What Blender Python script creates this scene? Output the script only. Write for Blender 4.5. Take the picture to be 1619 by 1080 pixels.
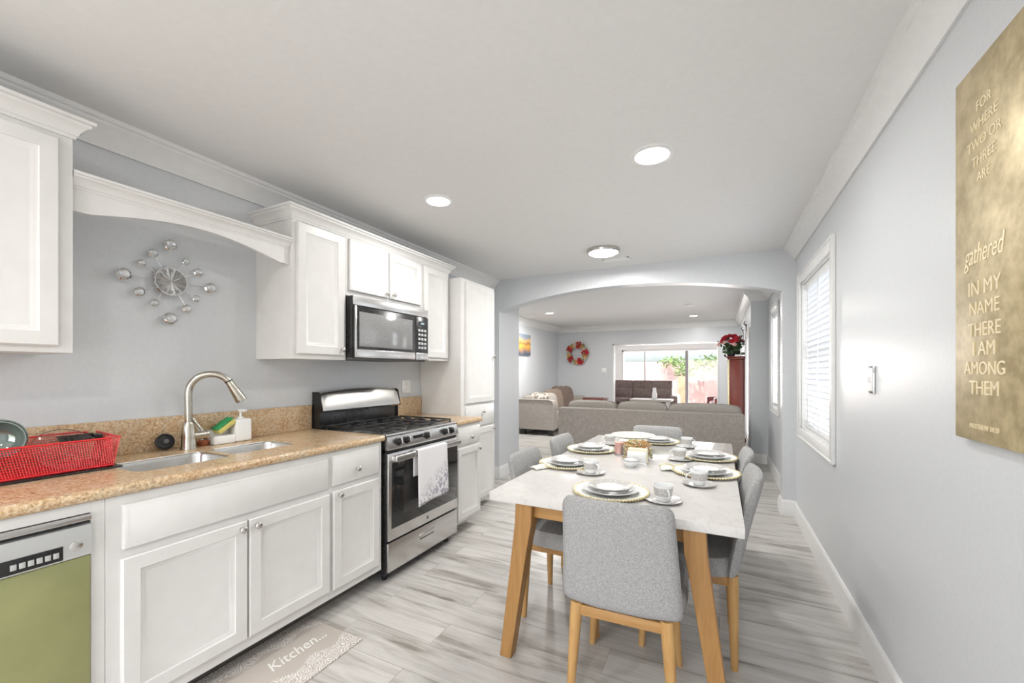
import bpy, bmesh, math, random
from math import sin, cos, pi, radians as R
from mathutils import Vector, Matrix, Euler, noise
random.seed(7)
D = bpy.data; SC = bpy.context.scene; COL = SC.collection
for o in list(D.objects): D.objects.remove(o)

# ---------------- camera ----------------
cam_d = D.cameras.new('camera'); cam = D.objects.new('camera', cam_d); COL.objects.link(cam)
cam_d.sensor_width = 36; cam_d.lens = 661/1619*36; cam_d.shift_y = (588-540)/1619
cam.location = (0, 0, 1.31); cam.rotation_euler = (R(90), 0, math.atan(328.5/661)); cam_d.clip_start = .02
SC.camera = cam
# ---------------- exposure ----------------
SC.view_settings.view_transform = 'Standard'; SC.view_settings.look = 'None'
SC.view_settings.gamma = 1; SC.view_settings.use_curve_mapping = False
SC.view_settings.exposure = 0.16
# ---------------- sky ----------------
W = D.worlds.new('sky'); SC.world = W; W.use_nodes = True
nt = W.node_tree; nt.nodes.clear()
sky = nt.nodes.new('ShaderNodeTexSky'); sky.sky_type = 'NISHITA'; sky.sun_disc = False
sky.sun_elevation = R(55); sky.sun_rotation = R(160); sky.dust_density = 3; sky.air_density = .8
bg = nt.nodes.new('ShaderNodeBackground'); bg.inputs[1].default_value = .5
wo = nt.nodes.new('ShaderNodeOutputWorld')
nt.links.new(sky.outputs[0], bg.inputs[0]); nt.links.new(bg.outputs[0], wo.inputs[0])
# ---------------- sun ----------------
sun_d = D.lights.new('sun', 'SUN'); sun_d.energy = 3.6; sun_d.angle = R(1); sun_d.color = (1, .95, .88)
sun = D.objects.new('sun', sun_d); COL.objects.link(sun); sun.rotation_euler = (R(42), 0, R(-22)); sun.location = (0, 0, 8)

def area(name, loc, rot, sx, sy, e, color=(1, 1, 1), shape='RECTANGLE'):
    l = D.lights.new(name, 'AREA'); l.shape = shape; l.size = sx
    if shape == 'RECTANGLE': l.size_y = sy
    l.energy = e; l.color = color
    o = D.objects.new(name, l); COL.objects.link(o); o.location = loc; o.rotation_euler = rot
    return o
# unseen fill added behind the camera; daylight at side windows and sunroom glazing
area('added_rear_fill', (-.95, -2.26, 1.1), (R(90), 0, 0), 2.1, 1.9, 42, (1, .99, .975))  # added area light at a made-up door opening, brightens the near room
area('daylight_side_window', (.76, 3.68, 1.43), (R(90), 0, R(90)), 1.0, 1.15, 8, (.93, .97, 1))
area('daylight_second_window', (.76, 6.05, 1.5), (R(90), 0, R(90)), .6, 1.15, 16, (.93, .97, 1))
area('daylight_living_window', (.62, 7.52, 1.1), (R(90), 0, R(90)), .8, 1.5, 9, (.97, .98, 1))
area('daylight_sunroom', (-1.3, 13.75, 1.2), (R(-90), 0, 0), 3.0, 1.8, 150, (1, .95, .92))

# ================= materials =================
def mat(name, color=(.8, .8, .8), rough=.5, metal=0, spec=.5, **k):
    m = D.materials.new(name); m.use_nodes = True
    b = m.node_tree.nodes['Principled BSDF']
    b.inputs['Base Color'].default_value = (*color, 1); b.inputs['Roughness'].default_value = rough
    b.inputs['Metallic'].default_value = metal; b.inputs['Specular IOR Level'].default_value = spec
    for kk, v in k.items():
        b.inputs[kk].default_value = v
    return m
def N(m, t): return m.node_tree.nodes.new(t)
def L(m, a, b): m.node_tree.links.new(a, b)
def P(m): return m.node_tree.nodes['Principled BSDF']
def coords(m, scale=(1, 1, 1), rot=(0, 0, 0)):
    t = N(m, 'ShaderNodeTexCoord'); mp = N(m, 'ShaderNodeMapping')
    mp.inputs['Scale'].default_value = scale; mp.inputs['Rotation'].default_value = rot
    L(m, t.outputs['Object'], mp.inputs[0]); return mp.outputs[0]
def nz(m, vec, scale, detail=4, rough=.55, dist=0):
    n = N(m, 'ShaderNodeTexNoise'); n.inputs['Scale'].default_value = scale; n.inputs['Detail'].default_value = detail
    n.inputs['Roughness'].default_value = rough; n.inputs['Distortion'].default_value = dist
    L(m, vec, n.inputs['Vector']); return n.outputs[0]
def ramp(m, fac, stops):
    r = N(m, 'ShaderNodeValToRGB'); e = r.color_ramp.elements
    while len(e) < len(stops): e.new(.5)
    for i, (p, c) in enumerate(stops):
        e[i].position = p; e[i].color = (*c, 1) if len(c) == 3 else c
    L(m, fac, r.inputs[0]); return r.outputs[0]
def mix(m, fac, a, b, mode='MIX'):
    x = N(m, 'ShaderNodeMix'); x.data_type = 'RGBA'; x.blend_type = mode
    for s, v in ((x.inputs[0], fac), (x.inputs[6], a), (x.inputs[7], b)):
        if isinstance(v, (float, int)): s.default_value = v
        elif isinstance(v, tuple): s.default_value = (*v, 1)
        else: L(m, v, s)
    return x.outputs[2]
def bump(m, h, strength=.2, dist=.01):
    b = N(m, 'ShaderNodeBump'); b.inputs['Strength'].default_value = strength; b.inputs['Distance'].default_value = dist
    L(m, h, b.inputs['Height']); L(m, b.outputs[0], P(m).inputs['Normal'])
def noisy(name, c1, c2, scale, rough=.5, metal=0, spec=.5, bmp=.1, sc=(1, 1, 1), detail=4, bd=.002, lo=.35, hi=.65, **k):
    m = mat(name, c1, rough, metal, spec, **k); v = coords(m, sc); f = nz(m, v, scale, detail)
    L(m, ramp(m, f, [(lo, c1), (hi, c2)]), P(m).inputs['Base Color'])
    if bmp: bump(m, f, bmp, bd)
    return m

WALL = noisy('wall_paint', (.625, .645, .665), (.65, .67, .69), 60, .33, bmp=.05, spec=.4)
CEIL = noisy('ceiling_paint', (.74, .735, .725), (.76, .755, .745), 40, .8, bmp=.05, spec=.2)
TRIM = noisy('trim_paint', (.77, .77, .76), (.80, .80, .79), 20, .35, bmp=.02)
CAB = noisy('cabinet_paint', (.70, .692, .675), (.73, .722, .705), 12, .32, bmp=.02)
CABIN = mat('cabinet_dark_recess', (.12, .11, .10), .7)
STEEL = noisy('brushed_steel', (.60, .59, .57), (.70, .69, .67), 30, .26, 1, sc=(1, 1, 40), bmp=.05)
STEELH = noisy('brushed_steel_horizontal', (.58, .57, .56), (.70, .69, .68), 30, .27, 1, sc=(40, 1, 40), bmp=.04)
NICKEL = noisy('brushed_nickel', (.50, .47, .40), (.58, .55, .48), 30, .22, 1, bmp=.02)
KNOBM = mat('knob_nickel', (.55, .53, .50), .2, 1)
CHROME = mat('chrome', (.8, .8, .8), .07, 1)
BLACK = noisy('black_enamel', (.012, .012, .013), (.02, .02, .02), 30, .25, bmp=0)
IRON = noisy('cast_iron', (.015, .015, .016), (.03, .03, .03), 80, .45, bmp=.2)
DGLASS = mat('dark_oven_glass', (.012, .012, .013), .06, 0, .8)
MWGLASS = noisy('microwave_window', (.22, .22, .22), (.30, .30, .30), 220, .10, 0, .8, bmp=0)
SILV = mat('silver_plastic', (.62, .63, .62), .3, .6)
OLIVE = noisy('olive_steel', (.33, .34, .16), (.38, .385, .18), 6, .3, .35, bmp=.02)
RED = noisy('red_coated_wire', (.62, .015, .02), (.72, .03, .035), 40, .3, bmp=0)
WHITEP = noisy('white_plastic', (.85, .86, .85), (.88, .89, .88), 10, .3, bmp=0)
SPG = noisy('green_scourer', (.02, .25, .08), (.05, .36, .12), 120, .9, bmp=.4)
SPY = noisy('yellow_sponge', (.62, .55, .16), (.72, .64, .22), 90, .9, bmp=.4)
CHINA = noisy('white_china', (.84, .85, .85), (.87, .88, .88), 10, .12, bmp=0)
GREYR = noisy('grey_rim_glaze', (.45, .43, .41), (.66, .65, .63), 160, .2, bmp=0)
GOLDB = noisy('gold_beading', (.62, .53, .27), (.80, .73, .48), 60, .35, .5, bmp=.1)
LACE = noisy('lace_charger', (.72, .72, .66), (.90, .90, .88), 110, .4, bmp=.3, lo=.42, hi=.56)
GLASSC = mat('cup_glass_pattern', (.70, .72, .72), .12, .1)
def quartz():
    m = mat('white_quartz', (.85, .83, .81), .14, 0, .5); v = coords(m)
    f = nz(m, v, 3.5, 8, .6, 1.6)
    L(m, ramp(m, f, [(.0, (.66, .642, .622)), (.47, (.66, .642, .622)), (.50, (.61, .585, .56)), (.53, (.67, .652, .632)), (1, (.67, .652, .632))]), P(m).inputs['Base Color'])
    return m
QUARTZ = quartz()
def wood(name, a, b, sc, rough=.42, scale=7):
    m = mat(name, a, rough); v = coords(m, sc); f = nz(m, v, scale, 5, .6, .6)
    L(m, ramp(m, f, [(.3, a), (.7, b)]), P(m).inputs['Base Color']); bump(m, f, .06, .002); return m
OAK = wood('oak_table', (.31, .155, .045), (.42, .225, .075), (8, 8, .7))
OAKC = wood('light_oak_chair', (.46, .25, .085), (.58, .35, .135), (8, 8, .8))
OAKR = wood('oak_rail', (.38, .20, .065), (.48, .27, .10), (.8, 8, 8))
CHERRY = wood('cherry_wood', (.10, .014, .008), (.17, .026, .013), (8, 8, .8), .3)
def fabric(name, a, b, s=190, rough=.95):
    m = mat(name, a, rough, 0, .2); v = coords(m)
    f = nz(m, v, s, 3, .7); f2 = nz(m, coords(m, (1, 1, 6)), s*.6, 2); f3 = nz(m, coords(m, (6, 6, 1)), s*.5, 2)
    mx = mix(m, .5, mix(m, .5, f2, f3), f)
    L(m, ramp(m, mx, [(.38, a), (.62, b)]), P(m).inputs['Base Color']); bump(m, mx, .45, .003); return m
CHAIRF = fabric('grey_chair_fabric', (.25, .25, .25), (.47, .465, .46))
SOFAF = fabric('taupe_sofa_fabric', (.345, .31, .275), (.46, .42, .38), 30)
SOFAC = fabric('taupe_cushion_fabric', (.41, .375, .335), (.50, .465, .42), 40)
PILB = fabric('brown_pillow_fabric', (.20, .15, .12), (.30, .235, .19), 60)
PILD = fabric('dark_brown_pillow_fabric', (.12, .085, .07), (.20, .15, .125), 60)
PILP = noisy('patterned_pillow_fabric', (.22, .19, .17), (.62, .57, .50), 16, .9, bmp=.1, lo=.45, hi=.55)
LEATH = noisy('dark_leather', (.15, .105, .095), (.21, .155, .135), 14, .35, bmp=.2)
REDL = noisy('maroon_leather', (.16, .03, .035), (.22, .05, .05), 14, .4, bmp=.2)
def granite():
    m = mat('tan_granite', (.5, .35, .2), .22, 0, .5); v = coords(m)
    a = nz(m, v, 16, 6, .7, .5); b = nz(m, v, 95, 5, .85)
    base = ramp(m, a, [(.34, (.40, .21, .08)), (.44, (.58, .37, .18)), (.54, (.62, .47, .30)), (.64, (.50, .42, .31))])
    sp = ramp(m, b, [(.38, (.08, .045, .025)), (.45, (.46, .29, .15)), (.54, (.62, .47, .30)), (.63, (.90, .80, .62))])
    L(m, mix(m, .62, base, sp), P(m).inputs['Base Color']); return m
GRANITE = granite()
def floor_mat():
    m = mat('grey_plank_floor', (.5, .5, .5), .32, 0, .45); v = coords(m)
    br = N(m, 'ShaderNodeTexBrick'); br.inputs['Scale'].default_value = 1; br.inputs['Brick Width'].default_value = 1.25
    br.inputs['Row Height'].default_value = .18; br.inputs['Mortar Size'].default_value = .0012; br.inputs['Bias'].default_value = 0
    br.inputs['Color1'].default_value = (0, 0, 0, 1); br.inputs['Color2'].default_value = (1, 1, 1, 1); br.inputs['Mortar'].default_value = (.5, .5, .5, 1)
    br.offset = .37; L(m, v, br.inputs[0])
    # shift noise per plank
    sx = N(m, 'ShaderNodeVectorMath'); sx.operation = 'MULTIPLY_ADD'
    L(m, br.outputs[0], sx.inputs[0]); sx.inputs[1].default_value = (13, 7, 3)
    mp = coords(m, (.9, 7.5, 1)); L(m, mp, sx.inputs[2])
    f = nz(m, sx.outputs[0], 1.5, 7, .62, .7)
    mp2 = N(m, 'ShaderNodeVectorMath'); mp2.operation = 'MULTIPLY_ADD'; L(m, br.outputs[0], mp2.inputs[0]); mp2.inputs[1].default_value = (5, 9, 1)
    L(m, coords(m, (2, 60, 1)), mp2.inputs[2]); g = nz(m, mp2.outputs[0], 2, 3, .6)
    c = ramp(m, f, [(.26, (.15, .13, .115)), (.36, (.33, .305, .275)), (.45, (.51, .49, .46)), (.57, (.62, .60, .575)), (.8, (.48, .46, .435))])
    c = mix(m, .22, c, ramp(m, g, [(.3, (.25, .24, .22)), (.7, (.8, .79, .77))]), 'SOFT_LIGHT')
    tone = ramp(m, br.outputs[0], [(0, (.90, .90, .90)), (1, (1, 1, 1))])
    c = mix(m, 1.0, c, tone, 'MULTIPLY')
    dk = ramp(m, br.outputs[1], [(0, (1, 1, 1)), (1, (.6, .58, .56))])
    c = mix(m, 1.0, c, dk, 'MULTIPLY')
    L(m, c, P(m).inputs['Base Color'])
    L(m, ramp(m, f, [(0, (.38,)*3), (1, (.26,)*3)]), P(m).inputs['Roughness'])
    return m
FLOOR = floor_mat()
def emit(name, col, s):
    m = D.materials.new(name); m.use_nodes = True; n = m.node_tree; n.nodes.clear()
    e = n.nodes.new('ShaderNodeEmission'); e.inputs[0].default_value = (*col, 1); e.inputs[1].default_value = s
    o = n.nodes.new('ShaderNodeOutputMaterial'); n.links.new(e.outputs[0], o.inputs[0]); return m
LAMP = emit('lamp_diffuser', (1, .99, .97), 9)
def pane():
    m = D.materials.new('window_glass'); m.use_nodes = True; n = m.node_tree; n.nodes.clear()
    t = n.nodes.new('ShaderNodeBsdfTransparent'); g = n.nodes.new('ShaderNodeBsdfGlossy'); g.inputs['Roughness'].default_value = .02
    t.inputs[0].default_value = (.97, .98, .98, 1)
    f = n.nodes.new('ShaderNodeValue'); f.outputs[0].default_value = .07
    x = n.nodes.new('ShaderNodeMixShader'); o = n.nodes.new('ShaderNodeOutputMaterial')
    n.links.new(f.outputs[0], x.inputs[0]); n.links.new(t.outputs[0], x.inputs[1]); n.links.new(g.outputs[0], x.inputs[2]); n.links.new(x.outputs[0], o.inputs[0]); return m
PANE = pane()
CLEAR = mat('clear_glass', (.95, .97, .96), .02, 0, .5, **{'Transmission Weight': 1.0, 'IOR': 1.45})
def slat():
    m = D.materials.new('blind_slat'); m.use_nodes = True; n = m.node_tree
    b = n.nodes['Principled BSDF']; b.inputs['Base Color'].default_value = (.9, .91, .92, 1); b.inputs['Roughness'].default_value = .4
    t = n.nodes.new('ShaderNodeBsdfTranslucent'); t.inputs[0].default_value = (.92, .94, .96, 1)
    x = n.nodes.new('ShaderNodeMixShader'); x.inputs[0].default_value = .18
    n.links.new(b.outputs[0], x.inputs[1]); n.links.new(t.outputs[0], x.inputs[2])
    n.links.new(x.outputs[0], n.nodes['Material Output'].inputs[0]); return m
SLAT = slat()

# ================= mesh builder =================
class MB:
    def __init__(s): s.bm = bmesh.new()
    def take(s, b, M=None):
        if M is not None: bmesh.ops.transform(b, matrix=M, verts=b.verts)
        me = D.meshes.new('t'); b.to_mesh(me); b.free(); s.bm.from_mesh(me); D.meshes.remove(me); return s
    def box(s, x0, x1, y0, y1, z0, z1, b=0, seg=2, M=None):
        t = bmesh.new(); bmesh.ops.create_cube(t, size=1)
        for v in t.verts: v.co = Vector(((x0+x1)/2+v.co.x*(x1-x0), (y0+y1)/2+v.co.y*(y1-y0), (z0+z1)/2+v.co.z*(z1-z0)))
        if b: bmesh.ops.bevel(t, geom=t.edges[:], offset=b, segments=seg, profile=.5, affect='EDGES')
        return s.take(t, M)
    def loops(s, Ls, closed=True, cap0=True, cap1=True, wrap=False, M=None):
        t = bmesh.new(); vs = [[t.verts.new(p) for p in l] for l in Ls]
        n = len(vs[0]); pr = list(zip(vs, vs[1:]))
        if wrap: pr.append((vs[-1], vs[0]))
        for a, b in pr:
            for i in range(n if closed else n-1):
                j = (i+1) % n
                try: t.faces.new((a[i], a[j], b[j], b[i]))
                except ValueError: pass
        if not wrap:
            if cap0: t.faces.new(vs[0][::-1])
            if cap1: t.faces.new(vs[-1])
        bmesh.ops.remove_doubles(t, verts=t.verts, dist=1e-6)
        bmesh.ops.recalc_face_normals(t, faces=t.faces); return s.take(t, M)
    def lathe(s, prof, c=(0, 0, 0), seg=32, M=None, cap0=False, cap1=False, sx=1, sy=1):
        return s.loops([[(c[0]+r*cos(2*pi*i/seg)*sx, c[1]+r*sin(2*pi*i/seg)*sy, c[2]+z) for i in range(seg)] for r, z in prof], True, cap0, cap1, M=M)
    def tube(s, pts, r, seg=10, cap=True, M=None, wrap=False):
        pts = [Vector(p) for p in pts]; rr = r if isinstance(r, (list, tuple)) else [r]*len(pts); Ls = []
        up = None
        for i, p in enumerate(pts):
            if wrap: d = pts[(i+1) % len(pts)]-pts[i-1]
            else: d = pts[min(i+1, len(pts)-1)]-pts[max(i-1, 0)]
            d.normalize()
            if up is None: up = Vector((0, 0, 1)) if abs(d.z) < .9 else Vector((1, 0, 0))
            a = d.cross(up).normalized(); b = a.cross(d).normalized(); up = b
            Ls.append([tuple(p+(a*cos(2*pi*k/seg)+b*sin(2*pi*k/seg))*rr[i]) for k in range(seg)])
        return s.loops(Ls, True, cap, cap, wrap=wrap, M=M)
    def cyl(s, a, b, r0, r1=None, seg=20): return s.tube([a, b], [r0, r0 if r1 is None else r1], seg)
    def ball(s, c, r, sc=(1, 1, 1), u=12, v=8, M=None):
        t = bmesh.new(); bmesh.ops.create_uvsphere(t, u_segments=u, v_segments=v, radius=r)
        for q in t.verts: q.co = Vector((c[0]+q.co.x*sc[0], c[1]+q.co.y*sc[1], c[2]+q.co.z*sc[2]))
        return s.take(t, M)
    def puff(s, c, h, e=.4, u=28, v=16, M=None):
        f = lambda w: math.copysign(abs(w)**e, w); Ls = []
        for j in range(1, v):
            a = -pi/2+pi*j/v
            Ls.append([(c[0]+h[0]*f(cos(a))*f(cos(2*pi*i/u)), c[1]+h[1]*f(cos(a))*f(sin(2*pi*i/u)), c[2]+h[2]*f(sin(a))) for i in range(u)])
        return s.loops(Ls, True, True, True, M=M)
    def prism(s, pts, axis, a0, a1, M=None):      # polygon extruded along an axis; pts are the other two coordinates in order
        def q(p, a): return {'x': (a, p[0], p[1]), 'y': (p[0], a, p[1]), 'z': (p[0], p[1], a)}[axis]
        t = bmesh.new(); A = [t.verts.new(q(p, a0)) for p in pts]; B = [t.verts.new(q(p, a1)) for p in pts]
        n = len(pts)
        for i in range(n): t.faces.new((A[i], A[(i+1) % n], B[(i+1) % n], B[i]))
        for V in (A, B):
            ed = [t.edges.get((V[i], V[(i+1) % n])) for i in range(n)]
            bmesh.ops.triangle_fill(t, use_beauty=True, use_dissolve=False, edges=ed)
        bmesh.ops.recalc_face_normals(t, faces=t.faces); return s.take(t, M)
    def sweep(s, prof, path, side=1, wrap=False):  # prof (out, z) swept along an xy path with mitred corners
        P_ = [Vector(p) for p in path]; n = len(P_); Ls = []
        for i in range(n):
            ds = []
            if i > 0 or wrap: ds.append((P_[i]-P_[i-1]).normalized())
            if i < n-1 or wrap: ds.append((P_[(i+1) % n]-P_[i]).normalized())
            ns = [Vector((-d.y, d.x))*side for d in ds]
            m = sum(ns, Vector((0, 0)))
            m = m.normalized(); m = m/max(.2, m.dot(ns[0]))
            Ls.append([(P_[i].x+m.x*o, P_[i].y+m.y*o, z) for o, z in prof])
        return s.loops(Ls, True, True, True, wrap=wrap)
    def text(s, txt, size, ext, M, align='CENTER'):
        c = D.curves.new('t', 'FONT'); c.body = txt; c.size = size; c.extrude = ext; c.align_x = align; c.align_y = 'CENTER'
        c.resolution_u = 3
        o = D.objects.new('t', c); COL.objects.link(o); bpy.context.view_layer.update()
        me = D.meshes.new_from_object(o.evaluated_get(bpy.context.evaluated_depsgraph_get()))
        me.transform(M); s.bm.from_mesh(me); D.meshes.remove(me); D.objects.remove(o); D.curves.remove(c); return s
    def build(s, name, m, parent=None, off=None, ang=38):
        me = D.meshes.new(name)
        if off is not None: bmesh.ops.translate(s.bm, vec=-Vector(off), verts=s.bm.verts)
        s.bm.to_mesh(me); s.bm.free(); me.materials.append(m)
        for p in me.polygons: p.use_smooth = True
        me.set_sharp_from_angle(angle=R(ang))
        o = D.objects.new(name, me); COL.objects.link(o)
        if parent: o.parent = parent
        return o
def tag(o, label, cat, group=None, kind=None):
    o['label'] = label; o['category'] = cat
    if group: o['group'] = group
    if kind: o['kind'] = kind
    return o
def thing(name, label, cat, loc=(0, 0, 0), rz=0, group=None):
    o = D.objects.new(name, None); COL.objects.link(o); o.empty_display_size = .1
    o.location = loc; o.rotation_euler = (0, 0, rz); return tag(o, label, cat, group)
def copy_tree(o, parent=None, kids=None):
    if kids is None:
        kids = {}
        for q in D.objects:
            if q.parent: kids.setdefault(q.parent.name, []).append(q)
    c = o.copy(); COL.objects.link(c)
    if parent: c.parent = parent
    for ch in kids.get(o.name, []): copy_tree(ch, c, kids)
    return c
def struct(name, mb, m):
    o = mb.build(name, m); o['kind'] = 'structure'; return o
def solo(name, mb, m, label, cat, group=None, loc=None):
    o = mb.build(name, m, off=loc)
    if loc: o.location = loc
    return tag(o, label, cat, group)
def Tm(loc, rot=(0, 0, 0), sc=1): return Matrix.LocRotScale(Vector(loc), Euler(rot), Vector((sc, sc, sc)) if not isinstance(sc, tuple) else Vector(sc))

# ================= shell =================
LX, RX, AY, FY, CZ = -2.51, .616, 4.54, 10.4, 2.44
LLX, LRX, LZ = -3.82, .40, 2.46
struct('floor', MB().box(-3.95, .76, -2.4, 10.52, -.1, 0), FLOOR)
struct('floor_sunroom', MB().box(-3.3, 1.3, 10.52, 14.0, -.1, -.001), FLOOR)
struct('ceiling', MB().box(-2.63, .74, -2.4, 4.54, CZ, CZ+.1), CEIL)
struct('ceiling_living', MB().box(-4.0, .74, 4.54, 10.52, LZ, LZ+.1), CEIL)
struct('wall_left', MB().box(LX-.12, LX, -2.4, AY+.16, 0, CZ), WALL)
def wall_x(name, x0, x1, y0, y1, z1, holes, m=WALL):
    mb = MB(); y = y0
    for a, b, c, d in sorted(holes):
        mb.box(x0, x1, y, a, 0, z1)
        if c > 0: mb.box(x0, x1, a, b, 0, c)
        mb.box(x0, x1, a, b, d, z1); y = b
    mb.box(x0, x1, y, y1, 0, z1); return struct(name, mb, m)
W1 = (3.15, 4.22, .84, 2.05); W2 = (5.72, 6.38, .88, 2.06)
wall_x('wall_right', RX, RX+.14, -2.4, 7.05, LZ, [W1, W2])
mb = MB(); mb.box(LX-.12, -2.0, -2.4, -2.28, 0, CZ); mb.box(.1, RX, -2.4, -2.28, 0, CZ); mb.box(-2.0, .1, -2.4, -2.28, 2.08, CZ)  # unseen wall; its door opening is made up to let in light
struct('wall_back', mb, WALL)
# arch wall
ax0, ax1, zs, zt = -2.435, .515, 2.05, 2.242
arc = []
for i in range(41):
    t = i/40; x = ax0+(ax1-ax0)*t; arc.append((x, zs+(zt-zs)*(1-(2*t-1)**2)**.9))
poly = [(LX, 0), (ax0, 0)]+arc+[(ax1, 0), (RX, 0), (RX, LZ), (LX, LZ)]
struct('wall_arch', MB().prism(poly, 'y', AY, AY+.16), WALL)
struct('wall_arch_side', MB().box(LLX, ax0, AY+.16, 5.11, 0, LZ), WALL)
struct('wall_living_left', MB().box(LLX-.12, LLX, AY+.16, FY+.12, 0, LZ), WALL)
struct('wall_step', MB().box(LRX, RX, 6.93, 7.05, 0, LZ), WALL)
W3 = (7.10, 7.95, .30, 1.88)
wall_x('wall_living_right', LRX, LRX+.13, 7.05, FY, LZ, [W3])
ox0, ox1, oz = -2.365, -.035, 1.985
mb = MB(); mb.box(LLX, ox0, FY, FY+.12, 0, LZ); mb.box(ox1, LRX+.13, FY, FY+.12, 0, LZ); mb.box(ox0, ox1, FY, FY+.12, oz, LZ)
struct('wall_far', mb, WALL)
mb = MB()
mb.box(ox0-.012, ox0+.02, FY-.015, FY+.135, 0, oz+.012, .003); mb.box(ox1-.02, ox1+.012, FY-.015, FY+.135, 0, oz+.012, .003)
mb.box(ox0-.012, ox1+.012, FY-.015, FY+.135, oz-.02, oz+.012, .003)
struct('trim_1', mb, TRIM)
# sunroom
struct('wall_sunroom_left', MB().box(-3.3, -3.2, FY+.12, 13.6, 0, 2.35), TRIM)
struct('wall_sunroom_right', MB().box(1.2, 1.3, FY+.12, 13.6, 0, 2.35), TRIM)
struct('ceiling_sunroom', MB().box(-3.3, 1.3, FY+.12, 13.6, 2.3, 2.4), CEIL)
mb = MB(); mb.box(-3.2, 1.2, 13.48, 13.6, 2.0, 2.3); mb.box(-3.2, -2.80, 13.48, 13.6, 0, 2.0); mb.box(.9, 1.2, 13.48, 13.6, 0, 2.0)
struct('wall_sunroom_back', mb, TRIM)

# crown mouldings
def crown(zc, s=1.0):
    p = [(0, 0), (0, -.115), (.012, -.118), (.016, -.105), (.022, -.096), (.028, -.080), (.045, -.055), (.068, -.036), (.074, -.032), (.076, -.022), (.088, -.018), (.092, 0)]
    return [(o*s, zc+z*s) for o, z in p]
struct('trim_crown_kitchen_left', MB().sweep(crown(CZ), [(LX, -2.28), (LX, AY)], -1), TRIM)
struct('trim_crown_kitchen_right', MB().sweep(crown(CZ), [(RX, -2.28), (RX, AY)], 1), TRIM)
struct('trim_crown_living', MB().sweep(crown(LZ, 1.15), [(RX, 4.7), (RX, 6.93), (LRX, 6.93), (LRX, FY), (LLX, FY), (LLX, 5.11)], 1), TRIM)
def basep(): return [(0, 0), (.018, 0), (.018, .10), (.014, .115), (.014, .122), (.008, .135), (.004, .14), (0, .14)]
BT = TRIM
struct('baseboard_right', MB().sweep(basep(), [(RX, -2.28), (RX, AY), (ax1, AY), (ax1, AY+.16), (RX, AY+.16), (RX, 6.93), (LRX, 6.93), (LRX, FY), (ox1+.012, FY)], 1), BT)
struct('baseboard_left', MB().sweep(basep(), [(LX, 3.77), (LX, AY), (ax0, AY), (ax0, 5.11), (LLX, 5.11), (LLX, FY), (ox0-.012, FY)], -1), BT)

# windows of the right wall
def window(name, y0, y1, z0, z1, x, n=1):
    mb = MB(); c = .078
    for a, b, cc, d in ((y0-c, y0, z0-c, z1+c), (y1, y1+c, z0-c, z1+c), (y0, y1, z0-c, z0), (y0, y1, z1, z1+c)):
        mb.box(x-.018, x, a, b, cc, d, .003)
    # outer back band and jambs
    for a, b, cc, d in ((y0-c-.004, y0-c+.012, z0-c-.004, z1+c+.004), (y1+c-.012, y1+c+.004, z0-c-.004, z1+c+.004), (y0-c+.012, y1+c-.012, z0-c-.004, z0-c+.012), (y0-c+.012, y1+c-.012, z1+c-.012, z1+c+.004)):
        mb.box(x-.024, x, a, b, cc, d, .004)
    mb.box(x, x+.13, y0, y0+.012, z0, z1); mb.box(x, x+.13, y1-.012, y1, z0, z1); mb.box(x, x+.13, y0, y1, z0, z0+.012); mb.box(x, x+.13, y0, y1, z1-.012, z1)
    w = struct(name, mb, TRIM)
    s = MB(); q = .035
    for a, b, cc, d in ((y0, y0+q, z0, z1), (y1-q, y1, z0, z1), (y0, y1, z0, z0+q), (y0, y1, z1-q, z1), (y0, y1, (z0+z1)/2-.02, (z0+z1)/2+.02)):
        s.box(x+.085, x+.115, a, b, cc, d, .003)
    s.build('sash', TRIM, w)
    MB().box(x+.098, x+.102, y0+.02, y1-.02, z0+.02, z1-.02).build('pane', PANE, w)
    return w
window('window_1', *W1, RX)
window('window_2', *W2, RX)
window('window_3', *W3, LRX)
def blind(y0, y1, z0, z1, x, label, pitch=.043, tilt=38):
    t = thing('window_blind', label, 'blind', (x, (y0+y1)/2, z1), group='white slatted blinds in the right wall windows')
    off = (x, (y0+y1)/2, z1)
    MB().box(x+.015, x+.07, y0+.014, y1-.014, z1-.06, z1-.014, .004).build('head_rail', TRIM, t, off)
    mb = MB(); z = z1-.075
    while z > z0+.05:
        M = Tm((x+.043, 0, z), (0, R(tilt), 0))
        mb.box(-.024, .024, y0+.018, y1-.018, -.0013, .0013, M=M); z -= pitch
    mb.build('slats', SLAT, t, off)
    MB().box(x+.02, x+.066, y0+.018, y1-.018, z0+.016, z0+.036, .004).build('bottom_rail', TRIM, t, off)
    mb = MB()
    for yy in (y0+.14, (y0+y1)/2, y1-.14):
        mb.box(x+.017, x+.019, yy-.012, yy+.012, z0+.03, z1-.05)
    mb.build('ladder_tape', TRIM, t, off)
blind(*W1, RX, 'white slatted blind in the large window beside the dining table')
blind(*W2, RX, 'white slatted blind in the narrow window beyond the arch', .046, 30)

# sliding glass doors of the sunroom
mb = MB()
for a, b in ((-2.80, -2.74), (.84, .9)): mb.box(a, b, 13.5, 13.58, 0, 2.0, .004)
mb.box(-2.8, .9, 13.5, 13.58, 1.94, 2.0, .004); mb.box(-2.8, .9, 13.5, 13.58, 0, .06, .004)
d1 = struct('door_1', mb, TRIM)
mb = MB().box(-2.11, -2.07, 13.52, 13.56, .06, 1.94, .004); mb.box(-.93, -.84, 13.51, 13.57, .06, 1.94, .004); mb.build('stile', noisy('grey_aluminium', (.30, .29, .29), (.36, .35, .35), 10, .5, bmp=0), d1)
MB().box(-2.75, .85, 13.538, 13.542, .05, 1.95).build('pane', PANE, d1)

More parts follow.
